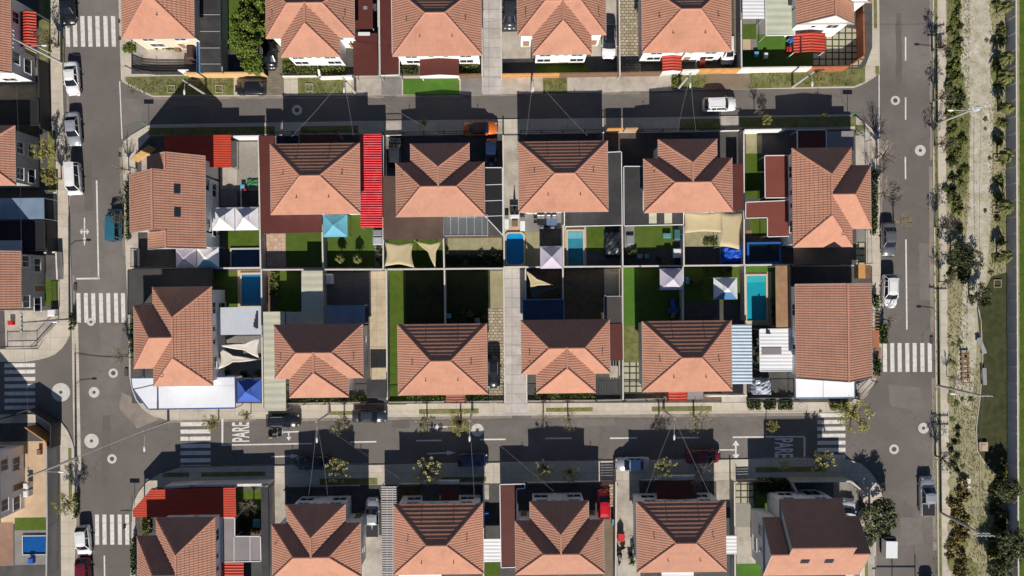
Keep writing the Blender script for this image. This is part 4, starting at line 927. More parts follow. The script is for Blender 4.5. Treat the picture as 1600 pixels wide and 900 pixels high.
# ------------------------------------------------------------------ walls, fences, gates
def wall(label, pts, mat=None, h=2.0, th=.15, name='boundary_wall', cop=True, group=None, cat='wall', posts=None):
    """masonry or panel wall; pts are photo pixels of its top edge"""
    mat = mat or wallc
    W3 = [P(x, y, h) for x, y in pts]; W3 = [Vector((p.x, p.y, .1)) for p in W3]
    c = sum(W3, Vector())/len(W3); t = thing(name, label, cat, (c.x, c.y, .12), 0, group)
    m = MB(); k = MB(); pm = []
    for A, B in zip(W3, W3[1:]):
        A, B = A-c, B-c; d = (B-A).normalized(); z = Vector((0,0,1))
        m.bar(A+z*(h/2-.06)-d*th*.4, B+z*(h/2-.06)+d*th*.4, th, h-.05)
        if cop: k.bar(A+z*(h-.06)-d*th*.5, B+z*(h-.06)+d*th*.5, th+.05, .06)
        L = (B-A).length; n = max(1, int(L/2.4))
        if posts is not None:
            for i in range(n+1): pm.append(A+(B-A)*(i/n))
    m.build('panel', mat, t)
    if cop: k.build('coping', MC['light_coping'] if mat in (wallc,) else mat, t)
    for p in pm[:14]:
        b = MB(); b.box(p.x-.09,p.y-.09,-.1,p.x+.09,p.y+.09,h); b.build('post', posts or mat, t)
    return t
M('light_coping', (.56,.53,.48), .85, .1, 2., coords='obj')
def fence(label, pts, mat=None, h=1.7, kind='bars', name='front_fence', base=True, basem=None, group=None):
    """metal bar or slat fence on a low plinth; pts are photo pixels at its foot"""
    mat = mat or walld; W3 = [P(x, y, .12) for x, y in pts]; c = sum(W3, Vector())/len(W3)
    t = thing(name, label, 'fence', (c.x,c.y,.12), 0, group); z = Vector((0,0,1)); m = MB(); pl = MB()
    for A, B in zip(W3, W3[1:]):
        A, B = A-c, B-c; L = (B-A).length; d = (B-A)/L
        if kind == 'bars':
            m.bar(A+z*(h-.05), B+z*(h-.05), .05, .05); m.bar(A+z*.45, B+z*.45, .05, .05)
            n = int(L/.16)
            for i in range(1, n):
                p = A+(B-A)*(i/n); m.bar(p+z*.42, p+z*h, .022, .022)
        else:
            n = int(h/.22)
            for i in range(n): m.bar(A+z*(.15+i*.22), B+z*(.15+i*.22), .03, .17 if kind == 'slats' else .215)
        if base: pl.bar(A+z*.18, B+z*.18, .16, .4)
    m.build('panel', mat, t)
    if base: pl.build('plinth', basem or wallw, t)
    seen = []
    for A, B in zip(W3, W3[1:]):
        L = (B-A).length; n = max(1, int(L/2.5))
        for i in range(n+1):
            p = A+(B-A)*(i/n)-c
            if any((p-q).length < .3 for q in seen): continue
            seen.append(p); b = MB(); b.box(p.x-.05,p.y-.05,-.02,p.x+.05,p.y+.05,h+.05); b.build('post', mat, t)
    return t
# back wall and dividers
wall('pale concrete back wall of the left end lots, between pool and gazebos',[(200,420.5),(300,419.5),(409,418.5)],h=1.6)
wall('long pale back wall between the shaded lawns and the sunny yards, middle left',[(409,421.5),(600,421),(786,419.5)],h=1.6)
wall('pale back wall right of the paved alley, behind the gazebos',[(823,417.5),(1000,416),(1237,413.5)],h=1.6)
G = 'concrete walls between the yards'
for lab, pts in [
 ('concrete divider wall left of the L-shaped maroon roof',[(404,212),(407.5,420)]),
 ('concrete divider wall under the cyan gazebo corner, dividing artificial turf',[(503,338),(505,420)]),
 ('concrete divider wall between the bright red canopy and the driveway cars',[(598.5,212),(599,420)]),
 ('concrete divider wall right of the triangular beige sail',[(693,372),(694,419)]),
 ('concrete divider wall between the black net pergola and the concrete driveway',[(786,212),(788,418)]),
 ('concrete divider wall between the lilac gazebo and the teal pool',[(880,352),(880.5,418)]),
 ('concrete divider wall beside the dark mound of covered things',[(972,352),(973,417)]),
 ('concrete divider wall between yard furniture and the beige sails',[(1068,352),(1068.5,416)]),
 ('concrete divider wall between the blue tarpaulin and the blue-rimmed pool',[(1162,206),(1162.5,415)]),
 ('concrete divider wall between the sky blue pool and the long cream roof',[(408.5,420),(411,638)]),
 ('concrete divider wall between the cream roof strip and the grey patio',[(504,422),(505,508)]),
 ('dark-edged divider wall between the tan driveway and a lawn with stepping stones',[(604,422),(605,624)]),
 ('concrete divider wall across the middle of the shaded dark lawn',[(694.5,421),(695.5,507)]),
 ('concrete divider wall along the left side of the paved alley',[(787,420),(789,628)]),
 ('concrete divider wall along the right side of the paved alley',[(821,418),(823,628)]),
 ('concrete divider wall right of the alley-side shade sails',[(879.5,418),(880,502)]),
 ('concrete divider wall left of the bright strip of lawn',[(972.5,417),(973.5,624)]),
 ('concrete divider wall right of the lilac gazebo on the shaded lawn',[(1067,417),(1067.5,503)]),
 ('concrete divider wall left of the turquoise pool',[(1163.5,415),(1164.5,500)]),
 ('concrete divider wall beside the top-row stone driveway',[(967,-40),(968.5,117)]),
 ('concrete divider wall between the green lawns and the white cars at top right',[(1157,-40),(1158.5,106)]),
 ('concrete divider wall beside the narrow flared maroon roof',[(590.5,-40),(592,118)]),
 ('concrete divider wall left of the top-row paved alley',[(752.5,-40),(753.5,117)]),
 ('concrete divider wall right of the top-row paved alley',[(782.5,-40),(783.5,118)]),
 ('concrete divider wall right of the black carport, beside the big leafy tree',[(346,-40),(347,114)]),
 ('concrete divider wall between the red car and the driveway with red equipment',[(962.5,753),(962,1000)]),
 ('concrete divider wall left of the small bright lawn at lower right',[(1147.5,754),(1149,1000)]),
 ('concrete divider wall beside the black panel roof at the bottom',[(420.5,760),(421,1000)]),
 ('concrete divider wall left of the long maroon carport',[(755.5,757),(755.5,1000)]),
 ]: wall(lab, pts, group=G, th=.13, h=1.85)
wall('tall pale wall closing the upper end of the paved alley',[(787.5,417.5),(822,417)],h=2.45)
wall('dark grey wall at the end of the brown timber roof strip',[(1236,414),(1237,443)],walld,1.9,.1)
# north row front
wall('tan sunlit front wall below the black carport',[(289,114.5),(411,113.5)],tanwall,1.9)
fence('curved black slatted front fence of the top left corner house',[(206,108),(222,115),(245,117),(288,117)],walld,1.5,'slats',base=False)
m = MB(); m.prism(ccw([P(*p) for p in RC(289,115.8,305,117.4)]), .12, 1.9); tag(m.build('garden_gate', metalw), 'white panel gate beside the tan front wall', 'gate')
wall('low white front wall below a top-row cross-wing house',[(498,110),(500,121),(549,119.5)],framew,.95,.2)
wall('rust-brown front wall beside the gabled maroon porch',[(717,117),(753,116)],wallb,1.2,.15)
wall('white front wall under the gabled maroon porch',[(657,119),(717,118.3)],framew,.9,.15)
wall('orange timber front wall at the left of the paved-alley neighbours',[(784,116),(874,115)],wallo,1.6,.1,'timber_fence',cat='fence')
wall('rusty brown sheet front wall across the stone driveway',[(875,114.8),(1034,112.5)],wallb,1.7,.1,'timber_fence',cat='fence')
wall('white front wall under the striped red porch',[(1035,110.5),(1092,109.5)],wallw,1.8,.15)
wall('orange timber front wall beside the parked white car at top right',[(1094,108.5),(1157,107.3)],wallo,1.7,.1,'timber_fence',cat='fence')
wall('long white front wall below the green lawns at top right',[(1159,106.5),(1268,105)],wallw,1.9,.15)
wall('orange and maroon corner wall around the grid-paved yard',[(1269,105),(1327,103.8),(1350,87),(1349,20),(1347,-60)],M('maroon_timber',(.32,.115,.055),.8,.15,1.5),1.9,.12,'timber_fence',cat='fence')
fence('dark bar fence in front of a top-row cross-wing house',[(442,119.5),(496,119)],walld,1.3)
# row two front (upper street side)
fence('dark bar fence in the shade before the L-shaped maroon roof',[(430,211),(560,209)],walld,1.8)
wall('white front wall of the gravel yard',[(362,213.5),(405,213)],framew,1.9)
wall('orange timber corner fence by the upper left street sign',[(204,249),(232,228)],M('pale_timber',(.50,.32,.13),.8,.2,1.5),2.0,.08,'timber_fence',cat='fence')
fence('white bar fence on the left pavement beside the corner house yard',[(214,264),(214,300)],metald,1.6)
fence('dark bar gate before the second-row driveway cars',[(601,212),(758,209)],walld,1.8)
fence('dark front fence of the second-row house with the dining table',[(813,209),(945,207)],walld,1.8)
m = MB(); m.prism(ccw([P(*p) for p in RC(946,205.5,971,207)]), .12, 2.0); tag(m.build('gate', wallo), 'orange timber gate nearer the dark front fence, on the upper street', 'gate', 'timber gates on the upper street')
m = MB(); m.prism(ccw([P(*p) for p in RC(973,205,999,206.8)]), .12, 2.0); tag(m.build('gate', M('tan_timber',(.40,.25,.14),.8,.15,1.5)), 'tan timber gate left of a shaded driveway on the upper street', 'gate', 'timber gates on the upper street')
fence('dark front fence of the shaded yard opposite the white car on the upper street',[(1001,207),(1158,204)],walld,1.8)
wall('white front wall of the half-shaded dry lawn',[(1164,203.5),(1226,202.5)],framew,1.9)
fence('thin mesh fence along the right pavement above the corner house wing',[(1337,208),(1351,222),(1352,262)],metalg,1.6,base=False)
fence('thin mesh fence along the right pavement below the corner house wing',[(1352,360),(1353,412)],metalg,1.6,base=False)
m = MB(); m.prism(ccw(at_h(RC(1336,413,1352,435),1.9)), 1.7, 1.9); o = m.build('gate_roof', wallo); tag(o, 'bright orange timber gate roof on the right pavement', 'gate')
m = MB(); m.prism(ccw(at_h(RC(1353,414,1362,435),1.9)), 1.5, 1.7); o = m.build('gate_roof', wallb); tag(o, 'dark brown timber strip beside the orange gate roof', 'gate')
fence('dark fence around the shaded deck left of the lilac-white gazebo',[(217,389),(217,417),(273,416)],walld,1.9)
# row three front (lower street side)
fence('rust-brown bar fence left of the long black parked car',[(447,630),(574,628)],wallb,1.6)
fence('dark bar fence before the lawn with stepping stones',[(607,628),(696,627)],walld,1.5)
fence('dark bar fence with a gate across the stone driveway',[(729,627),(787,626)],walld,1.5)
fence('rust-brown bar fence right of the paved alley on the lower street',[(824,626),(930,625)],wallb,1.5)
fence('dark bar gate before the black slatted roof',[(931,625),(972,624)],walld,1.7)
fence('dark bar fence left of the red tiled porch',[(975,624),(1041,623)],walld,1.6)
wall('pale front wall right of the red tiled porch roof',[(1101,619),(1166,618)],wallw,1.4)
fence('dark fence in front of the white flat roof lot',[(1168,623),(1240,622)],walld,1.7)
fence('dark corner fence below the plain gabled house',[(1336,622),(1362,594)],walld,1.5,base=False)
# south row front
wall('pale front wall above the long red roof at lower left',[(258,761.5),(300,759),(418,757)],wallw,2.1,.25)
fence('dark front fence with grey plinth in the shade, bottom row left',[(450,760),(564,758)],walld,1.7,basem=wallc)
fence('dark front fence in the shade beside the pair of porch roofs',[(623,756),(658,755.5)],walld,1.7)
fence('dark front fence right of the pair of porch roofs',[(719,756),(756,755.5)],walld,1.7)
fence('dark front fence before the bottom-row cross-wing house with the red car',[(824,754),(935,752)],walld,1.7)
fence('rust-brown gate beside the pavement left of the red equipment driveway',[(938,752),(962,751.5)],wallb,1.7,'slats')
fence('dark front fence left of the wide maroon porch',[(1000,750),(1025,749.5)],walld,1.7)
fence('rust-brown low fence above the stepping-stone path at lower right',[(1150,750),(1200,749)],wallb,1.3,'slats')
wall('thin white-topped corner wall of the lower right house',[(1240,758),(1238,752.5),(1330,752),(1358,777)],wallc,1.9,.12)
wall('short grey side wall of the lower right corner lot',[(1236,752),(1245,768)],wallc,1.8,.12)
wall('white fence wall with tree shade beside the lower right corner drive',[(1343,812),(1345,960)],wallw,1.7,.12)
# west edge
wall('dark mesh wall beside the left pavement above the brown paved yard',[(60,92),(63,200)],walld,2.1,.1)
wall('dark wall beside the left pavement above the concrete corner yard',[(72,345),(74,398)],walld,2.1,.1)
wall('pale low wall framing the small dark yard on the left',[(70,395),(88,394),(90,436)],wallw,1.2,.12)
wall('grey rendered wall along the left pavement below the orange fence',[(73,698),(74,822)],greywall,2.2,.14)
wall('grey rendered end wall beside the small deep blue pool',[(74,824),(73,900)],greywall,2.2,.14)
wall('orange timber corner fence at the lower left above the sandy patio',[(40,668),(72,690),(73,697)],wallo,2.0,.08,'timber_fence',cat='fence')
wall('dark corner fence beside the lower left side street',[(0,655),(45,640),(80,664),(79,700)],walld,2.0,.08,'timber_fence',cat='fence')
fence('dark bar fence around the concrete corner yard on the left',[(12,541),(58,540),(92,503)],walld,1.3,base=False)
fence('dark bar fence around the small green lawn on the left',[(92,438),(93,478)],walld,1.4,base=False)
# east park boundary: grey panel wall with posts and a pale coping
E = thing('panel_wall','long grey panelled wall with white posts beyond the park palms','wall',P(1574,450,.1))
c0 = E.location; y = -95; pa = MB(); cp = MB()
def ex(y): return 1573.5 + (y-450)*.004
pa.bar(P(ex(-95),-95,.1)-c0+Vector((0,0,.85)), P(ex(1000),1000,.1)-c0+Vector((0,0,.85)), .10, 1.75); pa.build('panel', M('wall_panel_grey',(.52,.51,.52),.85,.12,.9,(.40,.40,.41),.25,.5,grain=.08), E)
cp.bar(P(ex(-95),-95,.1)-c0+Vector((0,0,1.78)), P(ex(1000),1000,.1)-c0+Vector((0,0,1.78)), .16, .07); cp.build('coping', MC['light_coping'], E)
i = 0
while y < 990:
    p = P(ex(y), y, .1)-c0; b = MB(); b.box(p.x-.11,p.y-.07,-.05,p.x+.09,p.y+.07,1.74); b.build('post', MC['light_coping'], E); y += 25.6
# ------------------------------------------------------------------ vehicles
def carpaint(n, c, metal=.0): return M('car_paint_'+n, c, .28, .03, 1., metal=metal, spec=.5, coords='obj', coat=.6)
CPT = {k: carpaint(k, *v) for k, v in dict(white=((.72,.72,.73),), silver=((.42,.44,.47),.4), grey=((.16,.165,.18),.4), black=((.012,.013,.016),), darkgrey=((.045,.05,.06),.3),
       teal=((.035,.15,.23),.2), blue=((.02,.035,.09),.2), paleblue=((.26,.40,.58),.3), darkred=((.13,.008,.016),), red=((.50,.008,.02),), orange=((.60,.13,.02),), copper=((.22,.09,.05),.2)).items()}
tyre = M('tyre_rubber', (.014,.014,.014), .85, .1, 5., coords='obj'); rimm = M('alloy_rim', (.42,.43,.45), .35, .05, 5., metal=.7, coords='obj')
cglass = M('car_glass', (.010,.013,.018), .05, .05, 1., spec=.7, coords='obj'); lampw = M('headlamp_lens', (.40,.42,.44), .3, .05, 3., coords='obj'); lampr = M('tail_lamp_lens', (.34,.01,.01), .2, .05, 3., coords='obj')
bumpm = M('black_trim', (.02,.02,.022), .6, .1, 3., coords='obj')
# x forward. (L, W, roof z, belt z, nose z, tail z, windscreen base x, roof front x, roof rear x, rear glass base x)
KIND = {'sedan':(4.45,1.74,1.42,.92,.72,.98,1.02,.36,-.92,-1.52), 'hatch':(3.95,1.70,1.48,.95,.76,1.0,1.05,.42,-1.35,-1.82), 'suv':(4.35,1.80,1.62,1.02,.86,1.06,1.02,.42,-1.62,-2.02),
        'van':(4.15,1.66,1.82,1.02,.86,1.1,1.55,1.02,-1.92,-2.03), 'pickup':(5.1,1.82,1.68,1.02,.90,1.0,1.15,.55,-.62,-.86)}
def car_body(kind):
    L, Wd, zr, zb, zn, zt, wb, rf, rr, rb = KIND[kind]; w = Wd/2; h = L/2
    st = [(-h,.76,zt-.22),(-h+.06,.88,zt-.06),(-h+.28,.97,zt)]
    st += [(rb-.02,1.0,zb if kind != 'sedan' else zt)] if rb > -h+.5 else []
    st += [(0,1.0,zb),(wb+.05,.995,zb-.02),(wb+.55,.98,(zb+zn)/2+.05),(h-.42,.94,zn+.02),(h-.14,.84,zn-.08),(h,.66,zn-.26)]
    m = MB(); n = 11; base = 0
    for x, k, z in st:
        q = w*k
        for y, zz in [(-.86,.22),(-.985,.36),(-1.0,.58),(-.985,z-.14),(-.90,z-.02),(0,z+.035),(.90,z-.02),(.985,z-.14),(1.0,.58),(.985,.36),(.86,.22)]: m.v.append(Vector((x, y*q, min(zz, z+.05) if zz > .5 else zz)))
    for i in range(len(st)-1):
        for k in range(n): m.f.append([i*n+k, (i+1)*n+k, (i+1)*n+(k+1)%n, i*n+(k+1)%n]); m.m.append(0)
    m.f.append([k for k in range(n)]); m.m.append(0); t = (len(st)-1)*n; m.f.append([t+k for k in range(n-1,-1,-1)]); m.m.append(0)
    return m
def cabin_loops(kind):
    L, Wd, zr, zb, zn, zt, wb, rf, rr, rb = KIND[kind]; w = Wd/2
    def loop(xf, xr, hw, z, bow, k=6):
        out = []
        for i in range(k+1): out.append((xf + bow*math.cos((i/k-.5)*math.pi) - bow*.2, -hw + 2*hw*i/k, z))
        for i in range(k+1): out.append((xr - bow*.7*math.cos((i/k-.5)*math.pi) + bow*.1, hw - 2*hw*i/k, z))
        return out
    lo = loop(wb, rb, w*.90, zb-.06, .16); hi = loop(rf, rr, w*.72, zr-.05, .09)
    return lo, hi
CARP = {}
def car_protos(kind, bed=False):
    """mesh data of every part of one body style"""
    if kind in CARP: return CARP[kind]
    L, Wd, zr, zb, zn, zt, wb, rf, rr, rb = KIND[kind]; w = Wd/2; h = L/2
    lo, hi = cabin_loops(kind); n = len(lo)
    g = MB(); g.add(lo+hi, [(i,(i+1)%n,n+(i+1)%n,n+i) for i in range(n)]+[tuple(range(n,2*n))])
    r = MB(); cx = (rf+rr)/2
    ins = [(cx+(x-cx)*.55, y*.55, zr+.02) for x, y, z in hi]; out = [(cx+(x-cx)*1.03, y*1.05, zr-.05) for x, y, z in hi]; dn = [(x, y, zr-.10) for x, y, z in out]
    r.add(ins+out+dn, [tuple(range(n))]+[(i,n+i,n+(i+1)%n,(i+1)%n) for i in range(n)]+[(n+i,2*n+i,2*n+(i+1)%n,n+(i+1)%n) for i in range(n)])
    k = 6                                               # pillars
    for i in (0, k, k+1, 2*k+1): r.bar(lo[i], hi[i], .075, .06)
    for sy in (-1,1):
        xm = (wb+rb)/2-.05; r.bar((xm, sy*w*.905, zb-.05), (xm-.05, sy*w*.735, zr-.06), .08, .03)
        if kind in ('suv','van'): r.bar((rr*.86, sy*w*.88, zb), (rr*.80, sy*w*.73, zr-.06), .16, .03)
    d = {'body':car_body(kind).mesh('car_body', CPT['white'], smooth=True), 'glass':g.mesh('car_glass', cglass, smooth=False), 'roof':r.mesh('car_roof', CPT['white'], smooth=False)}
    ty = MB(); ty.tube([(0,-.10,0),(0,.10,0)], .315, 16); d['tyre'] = ty.mesh('tyre', tyre)
    rm = MB(); rm.tube([(0,-.108,0),(0,.108,0)], .20, 12); d['rim'] = rm.mesh('rim', rimm)
    mi = MB(); mi.blob((0,0,0), .09, .12, .075, 1, .05, 1); d['mirror'] = mi.mesh('mirror', CPT['white'], smooth=True)
    hl = MB(); hl.blob((0,0,0), .15, .17, .08, 2, .03, 1); d['head'] = hl.mesh('headlight', lampw, smooth=True); d['tail'] = hl.mesh('tail_light', lampr, smooth=True)
    if kind == 'suv':
        rl = MB(); rl.tube([(rf-.25, 0, zr+.05),(rr+.25, 0, zr+.05)], .022, 6)
        d['rail'] = rl.mesh('roof_rail', metalg)
    if kind == 'pickup':
        b = MB(); x0, x1 = -h+.12, rb-.12; b.box(x0, -w*.84, zt-.02, x1, w*.84, zt+.045); d['bed'] = b.mesh('cargo_bed', bumpm)
    gr = MB(); gr.box(h-.06, -.42, .42, h+.012, .42, .58); d['grille'] = gr.mesh('grille', bumpm)
    CARP[kind] = d; return d
def car(label, px, py, rot, kind, paint, roof=None, scale=1.0, cover=None, z=.0):
    """rot: heading in degrees on the photo, 0 = right, 90 = up"""
    d = car_protos(kind); L, Wd, zr, zb, zn, zt, wb, rf, rr, rb = KIND[kind]; w = Wd/2; h = L/2
    p = P(px, py, .9); t = thing('parked_car' if kind not in ('van','pickup') else ('parked_van' if kind == 'van' else 'pickup_truck'), label, {'van':'van','pickup':'pickup'}.get(kind,'car'), (p.x,p.y,z), R_(rot), 'vehicles parked on the estate')
    t.scale = (scale,)*3
    def part(nm, me, par=t, loc=(0,0,0), mat=None):
        o = bpy.data.objects.new(nm, me); COL.objects.link(o); o.parent = par; o.location = loc
        if mat:
            for sl_ in o.material_slots: sl_.link = 'OBJECT'; sl_.material = mat
        return o
    pm = CPT[paint]; b = part('body', d['body'], mat=pm); part('windows', d['glass']); part('roof', d['roof'], mat=CPT[roof or paint])
    for sx in (-1,1):
        for sy in (-1,1):
            wl = part('wheel', d['tyre'], loc=(sx*h*.60, sy*(w-.11), .315)); part('rim', d['rim'], wl)
    for sy in (-1,1):
        part('mirror', d['mirror'], loc=(wb-.32, sy*(w+.06), zb+.02), mat=pm)
        part('headlight', d['head'], loc=(h-.24, sy*w*.66, zn-.08)); part('tail_light', d['tail'], loc=(-h+.13, sy*w*.70, zt-.13))
    part('grille', d['grille'])
    if 'rail' in d:
        for sy in (-1,1): part('roof_rail', d['rail'], loc=(0, sy*w*.62, 0))
    if 'bed' in d: part('cargo_bed', d['bed'])
    return t
for a in [
 ('white sedan on the left road just below the top zebra crossing',111,122,-86,'sedan','white'),
 ('silver sedan on the left road between a white sedan and a white van',113,201,-86,'sedan','silver'),
 ('white van on the left road below the silver sedan',114.5,279,-87,'van','white'),
 ('black car at the very top of the left road beside the zebra crossing',104,10,-86,'sedan','black'),
 ('teal van in tree shade beside the skylit gabled corner house',177.5,352,89,'van','teal'),
 ('white hatchback at the bottom of the left road beside the zebra crossing',129,846,-86,'hatch','white'),
 ('dark red car at the bottom edge of the left road',129,896,-87,'hatch','darkred'),
 ('black car parked on the verge at the left end of the upper street',390,137,180,'hatch','black'),
 ('orange car half in house shade on the upper street',751,200,3,'sedan','orange','copper'),
 ('white hatchback with a dark windscreen driving on the upper street',1125,162.5,2,'suv','white'),
 ('dark grey sedan under a bare tree on the right road',1390,374,-89,'sedan','grey'),
 ('white sport utility car on the right road below the dark grey sedan',1391.5,455,-91,'suv','white'),
 ('silver pickup beside the park pavement on the right road',1450,776,91,'pickup','silver'),
 ('pale blue and silver sedan in half shade on the lower street',988,725.5,181,'sedan','silver','paleblue'),
 ('dark red sedan in deep shade on the lower street',1100,714,2,'sedan','darkred'),
 ('dark blue car in deep shade near the right-pointing lane arrow',739,719,2,'hatch','blue'),
 ('black car in deep shade left of a flowering tree on the lower street',488,724,182,'sedan','black'),
 ('black sport utility car with a motorcycle alongside on the lower street',442,657,1,'suv','black'),
 ('long black car against the kerb on the lower street',577,650,0,'sedan','darkgrey'),
 ('black and white car on the stone driveway beside the paved alley',771,581,-90,'suv','black','black'),
 ('dark car in the shaded driveway left of a second-row house',617,238,90,'hatch','darkgrey'),
 ('dark blue car shaded beside the black net pergola',767,240,-90,'hatch','blue'),
 ('black car under the big leafy tree on the cobbled driveway',420.5,84,-90,'hatch','black'),
 ('white car with a black roof beside a top-row cross-wing house',952,64,-92,'suv','white','black'),
 ('white car half under the eave beside the divider wall at top right',1137,76,-89,'hatch','white'),
 ('silver pickup with a black bed in the bottom-row driveway',581.5,809,90,'pickup','silver'),
 ('bright red car beside a bottom-row cross-wing house',943.5,789,91,'hatch','red'),
 ('white car in the corner drive of the lower right gabled house',1324,806,83,'suv','white'),
 ('dark car in the driveway at the top edge beside the paved alley',796,22,-90,'hatch','darkgrey'),
 ('black car shaded in a yard below the lower right street corner',483,905,90,'hatch','black') if 0 else None,
 ]:
    if a: car(*a)
# white covered trailer by the lower right kerb
t = thing('trailer','white box trailer at the kerb under the big lower right tree','trailer',P(1383,852),R_(89)); t.scale = (.86,.86,.9); m = MB()
m.prism([(-1.25,-.86),(1.25,-.86),(1.25,.86),(-1.25,.86)],.55,1.75); m.build('box', metalw, t)
m = MB(); m.box(1.25,-.75,.9,1.8,.75,1.5); m.build('cab', bumpm, t)
m = MB(); m.box(-1.2,-.8,.42,1.6,.8,.54); m.build('chassis', metald, t)
for sx in (-.7,1.3):
    for sy in (-1,1): m = MB(); m.tube([(sx,sy*.62,.3),(sx,sy*.82,.3)], .3, 14); m.build('wheel', tyre, t)
# motorcycle beside the black car
t = thing('motorcycle','dark motorcycle standing beside the black sport utility car','motorcycle',P(430,681),R_(8))
for x in (-.62,.62):
    w_ = MB(); w_.lathe([(.22,-.05),(.31,-.05),(.31,.05),(.22,.05)], n=16); w_.v = [Vector((v.x+x, v.z, v.y+.31)) for v in w_.v]; w_.build('wheel', tyre, t)
m = MB(); m.tube([(-.62,0,.31),(-.25,0,.62),(.35,0,.68),(.62,0,.31)], .045, 6); m.box(-.3,-.13,.3,.25,.13,.6); m.build('frame', metald, t)
m = MB(); m.blob((.18,0,.80), .26, .15, .13, 3, .05, 2); m.build('fuel_tank', CPT['darkgrey'], t)
m = MB(); m.blob((-.35,0,.78), .36, .14, .07, 4, .05, 2); m.build('saddle', M('tan_leather',(.30,.21,.12),.7,.1,2,coords='obj'), t)
m = MB(); m.tube([(.40,-.36,.98),(.46,-.15,1.0),(.46,.15,1.0),(.40,.36,.98)], .022, 6); m.tube([(.46,0,1.0),(.62,0,.35)], .03, 6); m.build('handlebar', metald, t)
m = MB(); m.blob((.60,0,.88), .09, .10, .10, 5, .03, 1); m.build('headlight', lampw, t)
# ------------------------------------------------------------------ trees, palms, shrubs, hedges
def leafmat(n, c, var=.35, c2=None):
    return M('leaves_'+n, c, .7, var, 3.2, c2, 1.3, .5, coords='obj', spec=.25)
LF = {'dense':leafmat('dense', (.105,.16,.022), .35, (.19,.22,.04)), 'olive':leafmat('olive', (.095,.11,.045), .35, (.16,.165,.085)), 'yellow':leafmat('yellow', (.31,.29,.07), .3, (.44,.40,.13)), 'bloom':leafmat('bloom', (.50,.46,.19), .3, (.22,.23,.06)),
      'dark':leafmat('dark', (.035,.045,.018), .4, (.07,.08,.03)), 'wisp':leafmat('wisp', (.085,.075,.055), .35, (.14,.12,.07)), 'palm':leafmat('palm', (.085,.10,.025), .35, (.17,.16,.05)), 'hedge':leafmat('hedge', (.045,.075,.018), .4, (.09,.12,.03)),
      'gold':leafmat('gold', (.24,.19,.065), .35, (.12,.10,.04)), 'shrub':leafmat('shrub', (.105,.135,.03), .4, (.19,.19,.06))}
bark = M('bark', (.13,.10,.075), .9, .25, 4., coords='obj'); barkp = M('pale_bark', (.26,.22,.18), .9, .2, 4., coords='obj')
def leaf(m, rnd, p, s, flat=.5):
    n = Vector((rnd.gauss(0,1), rnd.gauss(0,1), rnd.gauss(0,1)*.8+flat)).normalized()
    a = n.cross(Vector((rnd.random()-.5, rnd.random()-.5, .3))).normalized(); b = n.cross(a)
    s *= .7+.6*rnd.random(); L = s*1.5
    m.face([p-a*s*.5, p+b*L*.5-a*s*.12, p+a*s*.5, p-b*L*.5+a*s*.1])
def tree_meshes(seed, H, rx, ry, ch, clumps, per, ls, cr, twigs=0, trunk_r=.11, fill=.55):
    """trunk + limbs + twigs, and a crown of separate leaves gathered in clumps"""
    rnd = random.Random(seed); tk = MB(); cw = MB(); hc = H-ch/2; fork = max(.9, H-ch*1.05)
    tk.tube([(0,0,-.05),(.04,.02,fork*.5),(0,.05,fork)], [trunk_r*1.25,trunk_r,trunk_r*.85], 7)
    for i in range(clumps):
        th = rnd.random()*6.283; rr = rnd.random()**fill; ph = rnd.uniform(-.7,1)
        c = Vector((rx*rr*math.cos(th), ry*rr*math.sin(th), hc + ch/2*ph*math.sqrt(max(.1,1-rr*rr*.8))))
        b0 = Vector((0,.05,fork*rnd.uniform(.8,1.0))); mid = b0.lerp(c,.55)+Vector((rnd.uniform(-.2,.2),rnd.uniform(-.2,.2),rnd.uniform(0,.3)))
        if i < 16 or twigs: tk.tube([b0,mid,c], [trunk_r*.42,trunk_r*.25,.012], 5, cap=False)
        for k in range(twigs):
            e = c+Vector((rnd.uniform(-1,1),rnd.uniform(-1,1),rnd.uniform(-.4,.8)))*cr*1.5; tk.tube([mid.lerp(c,rnd.random()),e], [.014,.006], 3, cap=False)
        R = cr*rnd.uniform(.6,1.25)
        for k in range(per):
            d = Vector((rnd.gauss(0,1),rnd.gauss(0,1),rnd.gauss(0,.75))); d = d.normalized()*R*rnd.random()**.45
            leaf(cw, rnd, c+d, ls)
    return tk, cw
TP = {}
